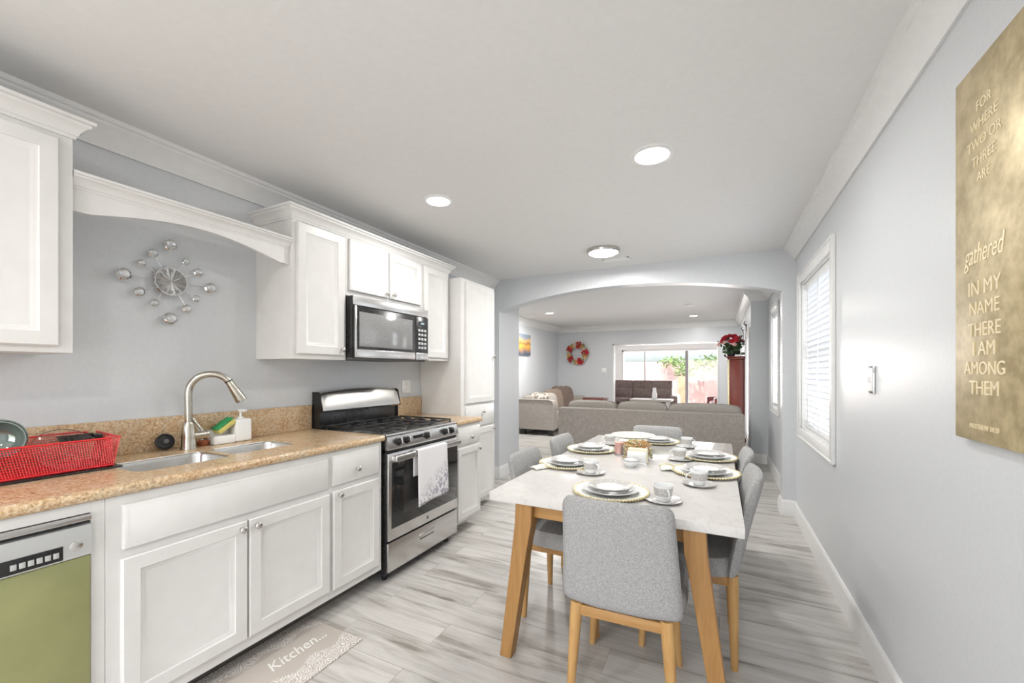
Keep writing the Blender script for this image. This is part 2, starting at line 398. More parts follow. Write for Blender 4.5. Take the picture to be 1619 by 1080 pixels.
# ================= outdoors =================
GRD = noisy('patio_concrete', (.52, .46, .42), (.60, .53, .49), 3, .9, bmp=.1)
struct('ground_patio', MB().box(-14, 10, 14.0, 26, -.14, -.04), GRD)
STUC = noisy('pink_stucco', (.58, .40, .36), (.66, .47, .42), 2.2, .95, bmp=.2)
struct('ground_side', MB().box(.76, 10, -4, 14.0, -.14, -.04), GRD)
solo('added_side_backdrop', MB().box(3.2, 3.3, -3.5, 10.3, -.04, 2.3), noisy('pale_side_stucco', (.60, .62, .64), (.66, .68, .70), 3, .9, bmp=.1), 'pale wall added outside to brighten the blind covered side windows', 'wall')  # added pale surface, keeps the gaps between the blind slats bright
solo('garden_wall', MB().box(-9, 6, 18.0, 18.2, -.05, 1.72), STUC, 'pink stucco garden wall seen through the sunroom glass', 'wall')
PINKF = noisy('pink_painted_wood', (.50, .24, .22), (.58, .30, .27), 3, .8, bmp=.1)
mb = MB()
for i in range(9): mb.box(-.50+i*.30, -.50+i*.30+.28, 16.7, 16.74, -.04, 1.25-.10*i, .005)
solo('garden_gate', mb, PINKF, 'red slatted garden fence sloping down at the right beyond the glass doors', 'fence')
solo('garden_post', MB().box(-1.34, -1.08, 16.2, 16.4, -.05, 1.15, .01), noisy('terracotta', (.62, .30, .17), (.70, .36, .22), 4, .8, bmp=.1), 'orange terracotta post under the trailing vine outside', 'post')
LEAF = noisy('leaf_green', (.13, .26, .05), (.30, .42, .10), 5, .6, bmp=0)
def leaves(mb, pts, r, n, s, rnd):
    for i in range(n):
        c = rnd.choice(pts); p = Vector(c)+Vector((rnd.gauss(0, r), rnd.gauss(0, r*.6), rnd.gauss(0, r*.6)))
        M = Tm(p, (rnd.uniform(-1, 1), rnd.uniform(-1, 1), rnd.uniform(0, 6.28)), s*rnd.uniform(.6, 1.2))
        a = [(-.5, 0, 0), (-.15, .26, .05), (.3, .2, .03), (.55, 0, 0), (.3, -.2, .03), (-.15, -.26, .05)]
        t = bmesh.new(); t.faces.new([t.verts.new(q) for q in a]); mb.take(t, M)
rnd = random.Random(3)
def vine(name, label, pts, r, n, s):
    mb = MB(); leaves(mb, pts, r, n, s, rnd)
    t = thing(name, label, 'plant', (pts[0][0], pts[0][1], 0)); off = t.location
    mb.build('foliage', LEAF, t, off)
    st = MB(); st.tube([(pts[-1][0], pts[-1][1]+.1, -.04)]+[(p[0], p[1], p[2]) for p in pts[::-1]], .02, 6); st.build('stem', wood('vine_bark', (.10, .07, .05), (.16, .11, .08), (1, 1, 1)), t, off)
vine('climbing_vine', 'green vine trailing over the pink garden wall and down its post', [(-1.9, 17.6, 1.72), (-1.5, 17.4, 1.7), (-1.2, 17.0, 1.6), (-1.15, 16.8, 1.4), (-1.2, 16.6, 1.25)], .17, 420, .13)
vine('leafy_bush', 'bright green bush above the wall at the right of the glass doors', [(-.6, 17.5, 1.60), (-.2, 17.5, 1.75), (.3, 17.5, 1.6), (.8, 17.5, 1.8), (1.0, 17.5, .2)], .20, 520, .14)

# ================= kitchen cabinets =================
XF = -1.855
def ring_panel(mb, x, y0, y1, z0, z1, rings):
    Ls = []
    for ins, h in rings: Ls.append([(x+h, y0+ins, z0+ins), (x+h, y1-ins, z0+ins), (x+h, y1-ins, z1-ins), (x+h, y0+ins, z1-ins)])
    return mb.loops(Ls, True, True, True)
DOOR = [(0, 0), (0, .015), (.004, .019), (.050, .019), (.054, .015), (.060, .0135), (.066, .009), (.074, .007)]
SLABR = [(0, 0), (0, .011), (.005, .015), (.014, .0165), (.018, .019)]
def knob(parent, off, x, y, z):
    M = Tm((x, y, z), (0, R(90), 0))
    return MB().lathe([(.0085, -.001), (.006, .004), (.0055, .012), (.0075, .016), (.0145, .020), (.0155, .025), (.012, .030), (.006, .0325), (.0005, .033)], seg=20, M=M, cap0=True, cap1=True).build('knob', KNOBM, parent, off)
def cabinet(name, label, x0, x1, y0, y1, z0, z1, fronts, toe=0, group=None, frame_lip=0):
    loc = (x0, (y0+y1)/2, 0 if toe else z0)
    t = thing(name, label, 'cabinet', loc, group=group)
    mb = MB()
    if fronts[0][0] == 'panel':
        mb.box(x0, x1-.02, y0, y0+.018, z0+toe, z1); mb.box(x0, x1-.02, y1-.018, y1, z0+toe, z1); mb.box(x0, x1-.02, y0+.018, y1-.018, z0+toe, z0+toe+.018)
        mb.box(x0, x0+.006, y0+.018, y1-.018, z0+toe+.018, z1); mb.box(x1-.02, x1, y0, y1, z0+toe, z1, .0012, 1); mb.box(x0, x1-.13, y0, y1, z0, z0+toe)
    elif toe: mb.box(x0, x1, y0, y1, z0+toe, z1, .0012, 1); mb.box(x0, x1-.13, y0, y1, z0, z0+toe)
    else: mb.box(x0, x1, y0, y1, z0, z1, .0012, 1)
    mb.build('body', CAB, t, loc)
    for kind, a, b, c, d, kn in fronts:
        m2 = MB(); ring_panel(m2, x1, a, b, c, d, DOOR if kind == 'door' else SLABR)
        o = m2.build(kind if kind != 'panel' else 'false_drawer_front', CAB, t, loc)
        if kn: knob(o, loc, x1+.018, kn[0], kn[1])
    return t
G1 = 'white base cabinets along the left wall'; G2 = 'white wall cabinets on the left wall'
cabinet('base_cabinet', 'white sink base cabinet with two doors and a wide false drawer front', LX+.003, XF, .652, 1.553, 0, .882,
        [('panel', .695, 1.538, .695, .850, None), ('door', .69, 1.116, .150, .665, (1.088, .636)), ('door', 1.124, 1.545, .150, .665, (1.152, .634))], .10, G1)
cabinet('base_cabinet', 'narrow white base cabinet with one drawer and one door left of the range', LX+.003, XF, 1.5535, 1.935, 0, .882,
        [('drawer', 1.568, 1.905, .700, .862, (1.722, .765)), ('door', 1.568, 1.905, .145, .672, (1.600, .648))], .10, G1)
cabinet('base_cabinet', 'white base cabinet with drawer and door between range and tall pantry', LX+.003, XF, 2.735, 3.118, 0, .882,
        [('drawer', 2.75, 3.09, .725, .862, (2.93, .775)), ('door', 2.75, 3.09, .13, .700, (3.055, .665))], .10, G1)
cabinet('pantry_cabinet', 'tall white pantry cabinet with upper door, drawer and lower door', LX+.003, -2.06, 3.122, 3.73, 0, 2.15,
        [('door', 3.19, 3.71, 1.02, 2.125, (3.68, 1.46)), ('drawer', 3.19, 3.71, .80, .99, (3.47, .93)), ('door', 3.19, 3.71, .10, .775, (3.68, .745))], .06)
UX = -2.18
cabinet('wall_cabinet', 'white wall cabinet at the left edge above the red dish rack', LX, UX, -.05, .674, 1.38, 2.205,
        [('door', .02, .325, 1.405, 2.165, None), ('door', .335, .632, 1.405, 2.165, None)], 0, G2)
cabinet('wall_cabinet', 'tall white wall cabinet with one door left of the microwave', LX, UX, 1.575, 1.955, 1.385, 2.205,
        [('door', 1.600, 1.93, 1.415, 2.175, (1.905, 1.452))], 0, G2)
cabinet('wall_cabinet', 'short white double door cabinet right above the microwave', LX, UX, 1.9555, 2.727, 1.81, 2.205,
        [('door', 1.975, 2.330, 1.845, 2.18, (2.300, 1.872)), ('door', 2.345, 2.700, 1.845, 2.18, (2.374, 1.875))], 0, G2)
cabinet('wall_cabinet', 'narrow white wall cabinet right of the microwave beside the tall pantry', LX, UX, 2.7275, 3.10, 1.405, 2.205,
        [('door', 2.742, 3.08, 1.43, 2.18, None)], 0, G2)
def cabcrown(z): return [(o*.85, z+(q-z)*.92) for o, q in [(0, z), (.004, z), (.008, z+.012), (.012, z+.014), (.016, z+.028), (.030, z+.045), (.044, z+.053), (.046, z+.062), (.056, z+.066), (.058, z+.078), (0, z+.078)]]
solo('crown_moulding', MB().sweep(cabcrown(2.185), [(LX+.001, .676), (UX+.001, .676), (UX+.001, -.06)], 1), CAB, 'white crown moulding topping the cabinet at the left edge', 'moulding', 'crown mouldings on the wall cabinets', (LX, .3, 2.18))
solo('crown_moulding', MB().sweep(cabcrown(2.185), [(LX+.001, 1.573), (UX+.001, 1.573), (UX+.001, 3.102), (LX+.001, 3.102)], -1), CAB, 'long white crown moulding topping the cabinets around the microwave', 'moulding', 'crown mouldings on the wall cabinets', (LX, 2.3, 2.18))
# valance with arched lower edge
t = thing('valance', 'white arched wooden valance spanning the gap above the sink', 'valance', (-2.2, 1.125, 1.92)); off = t.location
ya, yb = .676, 1.573; low = []
for i in range(33):
    u = i/32; y = ya+(yb-ya)*u; e = min(u, 1-u)
    low.append((y, 1.925+.062*(0 if e < .06 else (sin((min((e-.06)/.44, 1))*pi/2))**1.0)))
MB().prism(low+[(yb, 2.045), (ya, 2.045)], 'x', -2.225, -2.205).build('board', CAB, t, off)
MB().sweep([(o*.8, (z-2.04)*.8+2.012) for o, z in cabcrown(2.04)], [(-2.2055, yb), (-2.2055, ya)], 1).build('moulding', CAB, t, off)
MB().box(-2.225, -2.18, ya, yb, 2.067, 2.075).build('top_shelf', CAB, t, off)

# countertops
sinkA = (-2.285, -2.005, .80, 1.155); sinkB = (-2.285, -2.045, 1.185, 1.505)
def rrect(x0, x1, y0, y1, r, n=6):
    p = []
    for cx, cy, a in ((x1-r, y0+r, -90), (x1-r, y1-r, 0), (x0+r, y1-r, 90), (x0+r, y0+r, 180)):
        for i in range(n+1): q = R(a+90*i/n); p.append((cx+r*cos(q), cy+r*sin(q)))
    return p
def slab(mb, outer, holes, z0, z1):
    t = bmesh.new(); ed = []; vals = []
    for lp in [outer]+holes:
        vs = [t.verts.new((x, y, z1)) for x, y in lp]; ed += [t.edges.new((vs[i], vs[(i+1) % len(vs)])) for i in range(len(vs))]; vals.append(lp)
    bmesh.ops.triangle_fill(t, use_beauty=True, use_dissolve=False, edges=ed)
    r = bmesh.ops.extrude_face_region(t, geom=t.faces[:])
    bmesh.ops.translate(t, vec=(0, 0, z0-z1), verts=[g for g in r['geom'] if isinstance(g, bmesh.types.BMVert)])
    bmesh.ops.recalc_face_normals(t, faces=t.faces); mb.take(t)
CT = .922; CB = .884; CX = -1.852
hole = rrect(-2.305, -1.985, .775, 1.525, .05)
hA = rrect(*sinkA, .05); hB = rrect(*sinkB, .05)
t = thing('countertop', 'long tan granite countertop over dishwasher and sink cabinet', 'countertop', (-2.18, .95, CB), group='tan granite countertops'); off = t.location
mb = MB(); slab(mb, [(LX, -.6), (CX, -.6), (CX, 1.945), (LX, 1.945)], [hA, hB], CB, CT)
mb.prism([(CX, CB)]+[(CX+.019*cos(R(a)), (CB+CT)/2+.019*sin(R(a))) for a in range(-90, 91, 15)]+[(CX, CT)], 'y', -.6, 1.945)
mb.build('slab', GRANITE, t, off)
MB().box(LX, LX+.022, -.6, 1.945, CT, 1.085, .003).build('backsplash', GRANITE, t, off)
t = thing('countertop', 'short tan granite countertop between range and pantry', 'countertop', (-2.18, 2.93, CB), group='tan granite countertops'); off = t.location
mb = MB(); slab(mb, [(LX, 2.732), (CX, 2.732), (CX, 3.117), (LX, 3.117)], [], CB, CT)
mb.prism([(CX, CB)]+[(CX+.019*cos(R(a)), (CB+CT)/2+.019*sin(R(a))) for a in range(-90, 91, 15)]+[(CX, CT)], 'y', 2.732, 3.117)
mb.build('slab', GRANITE, t, off)
MB().box(LX, LX+.022, 2.732, 3.117, CT, 1.085, .003).build('backsplash', GRANITE, t, off)
# sink
t = thing('kitchen_sink', 'stainless steel double bowl sink set in the granite counter', 'sink', (-2.15, 1.15, .75)); off = t.location
for s_, dp in ((sinkA, .19), (sinkB, .15)):
    mb = MB(); Ls = []
    for ins, z, r in ((.0, CT-.006, .05), (.003, CT-.02, .05), (.008, CT-dp+.03, .055), (.02, CT-dp+.006, .05), (.045, CT-dp, .04), (.10, CT-dp-.004, .02)):
        Ls.append([(x, y, z) for x, y in rrect(s_[0]+ins, s_[1]-ins, s_[2]+ins, s_[3]-ins, r)])
    mb.loops(Ls, True, False, True); o = mb.build('bowl', STEEL, t, off)
    cx, cy = (s_[0]+s_[1])/2, (s_[2]+s_[3])/2
    MB().lathe([(.045, .001), (.042, .003), (.030, .001), (.012, -.001), (.001, -.001)], (cx, cy, CT-dp-.002), 24).build('drain', CHROME, o, off)
    mb = MB(); rim = rrect(s_[0]-.001, s_[1]+.001, s_[2]-.001, s_[3]+.001, .05)
    mb.tube([(x, y, CT-.004) for x, y in rim], .004, 6, wrap=True); mb.build('rim', STEEL, t, off)
# faucet
FX, FYY = -2.385, 1.155
t = thing('kitchen_faucet', 'tall brushed nickel gooseneck faucet behind the sink', 'faucet', (FX, FYY, CT)); off = t.location
MB().lathe([(.034, 0), (.034, .006), (.031, .012), (.030, .06), (.024, .125), (.020, .135), (.001, .136)], (FX, FYY, CT), 28, cap0=True).build('base', NICKEL, t, off)
dx, dy = .105, .165  # spout heads out over the bowls
nrm = math.hypot(dx, dy); ux, uy = dx/nrm, dy/nrm
pts = [(FX, FYY, CT+.12), (FX, FYY, CT+.20), (FX, FYY, CT+.275)]
rad = .092
for a in range(180, 28, -12): pts.append((FX+ux*(rad+rad*cos(R(a))), FYY+uy*(rad+rad*cos(R(a))), CT+.285+rad*sin(R(a))))
MB().tube(pts, .0165, 16).build('spout', NICKEL, t, off)
p0 = Vector(pts[-1]); p1 = p0+Vector((ux*.058, uy*.058, -.105))
mb = MB(); mb.tube([p0, p0.lerp(p1, .08), p0.lerp(p1, .12), p0.lerp(p1, .9), p1], [.0185, .0185, .018, .027, .025], 18); sh = mb.build('spray_head', NICKEL, t, off)
MB().tube([p0.lerp(p1, -.02), p0.lerp(p1, .03)], .0195, 18).build('collar', IRON, sh, off)
mb = MB(); mb.cyl((FX, FYY+.015, CT+.066), (FX+.004, FYY+.075, CT+.066), .021); mb.cyl((FX+.004, FYY+.073, CT+.066), (FX+.004, FYY+.083, CT+.066), .023)
hn = mb.build('handle_hub', NICKEL, t, off)
MB().tube([(FX+.004, FYY+.078, CT+.06), (FX-.012, FYY+.06, CT+.10), (FX-.03, FYY+.03, CT+.15)], [.011, .007, .006], 10).build('lever', NICKEL, t, off)
# stopper, caddy, dispenser, sponge, brush
M = Tm((-2.462, 1.088, CT+.041), (0, R(76), 0))
t = thing('sink_strainer', 'round black sink stopper leaning on the backsplash left of the faucet', 'stopper', (-2.455, 1.088, CT)); off = t.location
MB().lathe([(.001, -.006), (.036, -.006), (.040, .0), (.040, .010), (.034, .013), (.030, .008), (.001, .006)], M=M, seg=28).build('rim', IRON, t, off)
MB().lathe([(.012, .004), (.013, .018), (.009, .024), (.001, .025)], M=M, seg=16).build('grip', noisy('grey_rubber', (.12, .12, .14), (.18, .18, .2), 20, .5, bmp=0), t, off)
t = thing('soap_dispenser', 'white soap pump and sponge caddy behind the small sink bowl', 'soap dispenser', (-2.42, 1.40, CT)); off = t.location
mb = MB().box(-2.455, -2.385, 1.385, 1.475, CT, CT+.125, .012, 3); mb.build('bottle', WHITEP, t, off)
mb = MB(); mb.box(-2.455, -2.385, 1.275, 1.386, CT, CT+.045, .008, 2); mb.box(-2.455, -2.449, 1.275, 1.386, CT+.03, CT+.075, .002); mb.build('tray', WHITEP, t, off)
mb = MB(); mb.cyl((-2.42, 1.43, CT+.12), (-2.42, 1.43, CT+.135), .016); mb.cyl((-2.42, 1.43, CT+.13), (-2.42, 1.43, CT+.168), .006); mb.box(-2.432, -2.372, 1.42, 1.44, CT+.165, CT+.178, .004)
mb.build('pump', WHITEP, t, off)
t = thing('sponge', 'yellow and green sponge leaning in the white soap caddy', 'sponge', (-2.42, 1.33, CT+.045))
M = Tm((0, .012, .05), (R(35), 0, 0))
MB().box(-.032, .032, -.05, .05, -.016, .010, .004, M=M).build('foam', SPY, t)
MB().box(-.032, .032, -.05, .05, .011, .019, .003, M=M).build('scourer', SPG, t)
t = thing('dish_brush', 'small round dish brush with pale handle beside the faucet lever', 'brush', (-2.45, 1.245, CT))
MB().tube([(.012, 0, .02), (0, -.012, .09), (-.012, -.03, .145)], [.006, .005, .007], 10).build('handle', WHITEP, t)
MB().lathe([(.001, 0), (.022, 0), (.027, .006), (.028, .022), (.02, .028), (.001, .03)], (.012, .004, 0), 20).build('bristles', noisy('amber_bristles', (.25, .06, .03), (.4, .13, .06), 120, .9, bmp=.3), t)

# dish rack
rx0, rx1, ry0, ry1 = -2.445, -2.20, .30, .80
t = thing('dish_rack', 'red wire mesh dish rack on a black tray left of the sink', 'dish rack', ((rx0+rx1)/2, .55, CT)); off = t.location
MB().box(rx0-.012, rx1+.02, ry0-.02, ry1+.022, CT, CT+.008, .003).build('tray', BLACK, t, off)
def wirewall(mb, a0, a1, b0, b1, n, m):       # bottom edge a0-a1, top edge b0-b1
    a0, a1, b0, b1 = map(Vector, (a0, a1, b0, b1))
    for i in range(n+1):
        u = i/n; mb.tube([a0.lerp(a1, u), b0.lerp(b1, u)], .0010, 4)
    for j in range(m+1):
        v = j/m; mb.tube([a0.lerp(b0, v), a1.lerp(b1, v)], .0014 if 0 < j < m else .004, 4 if 0 < j < m else 8)
zb, zt_ = CT+.014, CT+.128; fl = .028
B = [(rx0+fl, ry0+fl, zb), (rx1-.0, ry0+fl, zb), (rx1-.0, ry1-.0, zb), (rx0+fl, ry1-.0, zb)]
T_ = [(rx0, ry0, zt_), (rx1-fl, ry0, zt_-.01), (rx1-fl-.0, ry1+.0, zt_-.01), (rx0, ry1+.0, zt_)]
mb = MB()
wirewall(mb, B[1], B[2], T_[1], T_[2], 66, 12); wirewall(mb, B[2], B[3], (rx1-fl, ry1+.03, zt_-.01), (rx0, ry1+.03, zt_), 30, 12)
wirewall(mb, B[3], B[0], T_[3], T_[0], 66, 12); wirewall(mb, B[0], B[1], T_[0], T_[1], 30, 12)
wirewall(mb, B[0], B[1], B[3], B[2], 24, 40)
mb.build('basket', RED, t, off)
MB().box(rx0+.0, rx0+.1, ry1-.012, ry1+.018, zt_-.03, zt_-.002, .004).build('cutlery_cup', BLACK, t, off)
# dishes in the rack
def bowl_prof(r, h, th=.004): return [(.001, 0), (r*.45, 0), (r*.75, h*.25), (r*.93, h*.62), (r, h), (r-th, h), (r*.93-th, h*.62), (r*.72, h*.25+th), (r*.42, th), (.001, th)]
M = Tm((-2.31, .525, CT+.14), (R(8), R(80), R(-10)))
SMOKE = mat('smoky_glass', (.30, .36, .33), .05, .3, .8, **{'Transmission Weight': .5})
solo('glass_bowl', MB().lathe(bowl_prof(.066, .055), M=M), SMOKE, 'smoky glass bowl standing on its side in the red rack, front one', 'bowl', 'glass bowls in the dish rack', None)
M = Tm((-2.345, .535, CT+.14), (R(8), R(80), R(-10)))
solo('glass_bowl', MB().lathe(bowl_prof(.070, .055), M=M), SMOKE, 'smoky glass bowl nested behind the front bowl in the red rack', 'bowl', 'glass bowls in the dish rack', None)
M = Tm((-2.29, .69, CT+.075), (R(0), R(48), R(8)))
solo('glass_plate', MB().lathe([(.001, 0), (.06, .0), (.10, .012), (.101, .015), (.06, .005), (.001, .004)], M=M), CLEAR, 'clear glass plate leaning inside the red dish rack', 'plate')
M = Tm((-2.385, .745, CT+.098), (R(0), R(-8), R(0)))
solo('frying_pan', MB().lathe([(.001, 0), (.045, 0), (.055, .028), (.052, .028), (.043, .004), (.001, .004)], M=M), BLACK, 'small black pan lying at the back of the red dish rack', 'pan')

# dishwasher and its surround
t = thing('dishwasher', 'olive green dishwasher with silver control panel at the left edge', 'dishwasher', (-2.15, .32, 0)); off = t.location
dx0 = -1.842
MB().box(LX+.03, dx0-.022, .02, .61, .10, .845).build('body', BLACK, t, off)
MB().box(dx0-.022, dx0, .02, .612, .10, .715, .006, 2).build('door', OLIVE, t, off)
mb = MB(); mb.prism([(dx0-.022, .717), (dx0+.004, .717), (dx0+.008, .735), (dx0+.004, .815), (dx0-.022, .818)], 'y', .02, .612); cp = mb.build('control_panel', SILV, t, off)
mb = MB(); mb.box(dx0-.02, dx0+.006, .02, .612, .828, .846, .003); mb.build('handle', STEELH, t, off)
MB().box(dx0-.03, dx0-.012, .02, .612, .816, .83).build('handle_recess', BLACK, t, off)
MB().box(dx0+.0045, dx0+.0085, .30, .545, .722, .765, .001).build('button_strip', BLACK, cp, off)
for i in range(6):
    MB().box(dx0+.008, dx0+.0105, .435+i*.0175, .448+i*.0175, .733, .750, .001).build('button', SILV, cp, off)
M = Tm((dx0+.004, .575, .755), (0, R(90), 0))
MB().lathe([(.016, 0), (.016, .004), (.013, .006), (.001, .0065)], M=M).build('badge', STEEL, cp, off)
t = thing('cabinet_surround', 'white cabinet frame around the olive dishwasher', 'cabinet', (-2.15, .32, 0)); off = t.location
mb = MB(); mb.box(XF-.02, XF, 0, .615, .848, .882); mb.box(LX, XF, .615, .651, 0, .882, .001, 1); mb.box(LX+.1, XF, -.05, -.0, 0, .882); mb.build('frame', CAB, t, off)
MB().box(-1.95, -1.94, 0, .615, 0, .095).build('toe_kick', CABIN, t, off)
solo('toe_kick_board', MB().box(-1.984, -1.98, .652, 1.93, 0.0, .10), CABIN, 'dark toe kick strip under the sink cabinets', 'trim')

# ---------------- range ----------------
ry0, ry1 = 1.958, 2.722; rxf = -1.845
t = thing('gas_range', 'stainless steel gas range with black oven door glass', 'stove', (-2.15, 2.34, 0)); off = t.location
MB().box(LX+.02, rxf, ry0, ry1, .05, .905, .004).build('body', BLACK, t, off)
for y in (ry0+.05, ry1-.05):
    for x in (-1.90, -2.42): MB().cyl((x, y, 0), (x, y, .05), .018).build('foot', BLACK, t, off)
mb = MB(); mb.box(LX+.09, rxf, ry0, ry1, .905, .918, .004); ck = mb.build('cooktop', mat('dark_steel_cooktop', (.22, .22, .22), .25, .9), t, off)
MB().box(rxf-.045, rxf+.012, ry0, ry1, .904, .924, .006).build('cooktop_edge', STEELH, t, off)
for (bx, by, br) in ((-2.00, 2.12, .045), (-2.26, 2.12, .038), (-2.00, 2.56, .050), (-2.26, 2.56, .036), (-2.13, 2.34, .04)):
    MB().lathe([(br+.012, 0), (br+.010, .006), (br, .008), (br, .016), (br-.006, .020), (.001, .021)], (bx, by, .917), 24).build('burner', IRON, ck, off)
for (a, b) in ((1.975, 2.215), (2.225, 2.455), (2.465, 2.705)):
    mb = MB(); g0, g1 = -2.385, -1.885; z = .947
    def bar(x0, y0, x1, y1): mb.box(min(x0, x1)-.005, max(x0, x1)+.005, min(y0, y1)-.005, max(y0, y1)+.005, z-.012, z, .002)
    for x in (g0, g1, (g0+g1)/2): bar(x, a, x, b)
    for y in (a, b): bar(g0, y, g1, y)
    m_ = (a+b)/2
    for x in (-2.26, -2.00): bar(x-.09, m_, x-.03, m_); bar(x+.03, m_, x+.09, m_); bar(x, a, x, m_-.035); bar(x, m_+.035, x, b)
    for x in (g0, g1):
        for y in (a, b): mb.box(x-.005, x+.005, y-.005, y+.005, .917, z)
    mb.build('grate', IRON, t, off)
# control panel
mb = MB(); mb.prism([(rxf-.03, .905), (rxf+.010, .905), (rxf+.028, .835), (rxf+.024, .825), (rxf-.03, .825)], 'y', ry0+.002, ry1-.002)
cp = mb.build('control_panel', STEELH, t, off)
for y in (2.05, 2.13, 2.34, 2.55, 2.63):
    M = Tm((rxf+.018, y, .868), (0, R(76), 0))
    k = MB().lathe([(.020, 0), (.020, .005), (.016, .007), (.015, .026), (.012, .029), (.001, .029)], M=M @ Matrix.Diagonal((1.3, 1.3, 1.15, 1)), seg=20).build('knob', BLACK, cp, off)
    MB().box(-.018, .018, -.0045, .0045, .031, .040, .001, M=M).build('pointer', STEEL, k, off)
MB().box(rxf+.0185, rxf+.0205, 2.20, 2.29, .850, .885, M=None).build('display', BLACK, cp, off)
MB().box(rxf-.02, rxf+.006, ry0, ry1, .806, .826).build('vent_gap', BLACK, t, off)
# oven door
mb = MB(); mb.box(rxf, rxf+.024, ry0+.004, ry1-.004, .262, .805, .006); od = mb.build('oven_door', STEELH, t, off)
MB().box(rxf+.0235, rxf+.0265, ry0+.03, ry1-.012, .335, .745, .001).build('door_glass', DGLASS, od, off)
MB().box(rxf+.026, rxf+.0275, ry0+.14, ry1-.14, .40, .66, .001).build('inner_window', mat('oven_inner_window', (.03, .028, .028), .12, 0, .7), od, off)
mb = MB(); mb.box(rxf+.045, rxf+.068, ry0+.03, ry1-.02, .752, .792, .007, 3)
mb.box(rxf+.02, rxf+.05, ry0+.03, ry0+.06, .757, .787, .004); mb.box(rxf+.02, rxf+.05, ry1-.05, ry1-.02, .757, .787, .004)
mb.build('handle', STEELH, od, off)
M = Tm((rxf+.0245, 2.345, .298), (0, R(90), 0))
MB().lathe([(.001, 0), (.011, 0), (.011, .0012), (.0095, .0018), (.0085, .001), (.001, .001)], M=M, seg=24).build('emblem', mat('emblem_grey', (.25, .25, .26), .3, .8), od, off)
mb = MB(); mb.box(rxf, rxf+.020, ry0+.004, ry1-.004, .068, .250, .006); dr = mb.build('storage_drawer', STEELH, t, off)
mb = MB(); mb.box(rxf+.019, rxf+.0215, 2.27, 2.42, .168, .200, .001); rc = mb.build('drawer_pull', BLACK, dr, off)
mb = MB(); mb.box(rxf+.0205, rxf+.027, 2.265, 2.425, .178, .203, .003); mb.build('pull_lip', STEELH, dr, off)
# backguard
mb = MB(); mb.box(LX+.012, LX+.075, ry0, ry1, .905, 1.04, .003)
mb.build('backguard_base', BLACK, t, off)
mb = MB(); Ls = []
for i in range(25):
    u = i/24; y = ry0+.002+(ry1-ry0-.004)*u; e = abs(2*u-1); zt2 = 1.168+.022*(1-e**2); ed = .0 if e < .94 else (e-.94)/.06*.012
    Ls.append([(LX+.012, y, 1.035), (LX+.105, y, 1.035), (LX+.112, y, 1.045), (LX+.088, y, zt2-.018-ed), (LX+.075, y, zt2-.004-ed), (LX+.05, y, zt2-ed), (LX+.012, y, zt2-ed)])
mb.loops(Ls, True, True, True); bgp = mb.build('backguard_panel', STEEL, t, off)
for y, s_ in ((ry0, -1), (ry1, 1)):
    mb = MB(); mb.prism([(LX+.01, .905), (LX+.085, .905), (LX+.085, 1.03), (LX+.115, 1.036), (LX+.09, 1.155), (LX+.07, 1.172), (LX+.01, 1.172)], 'y', y-.003, y+.003); mb.build('end_cap', BLACK, t, off)
# towel on the handle
def towel_mat():
    m = mat('printed_towel', (.85, .84, .85), .95, 0, .1); v = coords(m)
    f = nz(m, v, 42, 4, .7, .8)
    sep = N(m, 'ShaderNodeSeparateXYZ'); L(m, v, sep.inputs[0])
    # flowers gather towards the bottom and the right-hand side
    zz = N(m, 'ShaderNodeMath'); zz.operation = 'MULTIPLY_ADD'; L(m, sep.outputs[2], zz.inputs[0]); zz.inputs[1].default_value = -2.6; zz.inputs[2].default_value = -.42
    yy = N(m, 'ShaderNodeMath'); yy.operation = 'MULTIPLY_ADD'; L(m, sep.outputs[1], yy.inputs[0]); yy.inputs[1].default_value = 1.6; L(m, zz.outputs[0], yy.inputs[2])
    ar = ramp(m, yy.outputs[0], [(.0, (0, 0, 0)), (.35, (1, 1, 1))])
    k = ramp(m, f, [(.48, (0, 0, 0)), (.54, (1, 1, 1))])
    L(m, mix(m, mix(m, 1.0, ar, k, 'MULTIPLY'), (.84, .83, .84), (.40, .38, .45)), P(m).inputs['Base Color']); return m
tx = rxf+.070; mb = MB(); Ls = []
ny = 22
for j in range(30):
    row = []
    for i in range(ny):
        u = i/(ny-1); y = 2.175+.325*u
        if j < 6: x = rxf+.040; z = .62+(.755-.62)*j/6; x += .0015*sin(u*15)
        elif j < 10: a = pi*(1-(j-6)/4); x = rxf+.0565+.0165*cos(a); z = .794+.004*sin(a) if j not in (6,) else .765
        else:
            v = (j-10)/19; z = .792-.345*v; x = rxf+.0735+.012*v*(.5+.5*sin(u*9+1.0))+.003; y += (.02*(u-.3))*v; z -= .02*(1-u)*v
        row.append((x, y, z))
    Ls.append(row)
t2 = bmesh.new(); vs = [[t2.verts.new(p) for p in r_] for r_ in Ls]
for a, b in zip(vs, vs[1:]):
    for i in range(ny-1): t2.faces.new((a[i], a[i+1], b[i+1], b[i]))
mb.take(t2); o = solo('dish_towel', mb, towel_mat(), 'white towel with grey flower print hanging on the oven handle', 'towel', None, (tx, 2.34, .79))
sm = o.modifiers.new('thick', 'SOLIDIFY'); sm.thickness = .0025

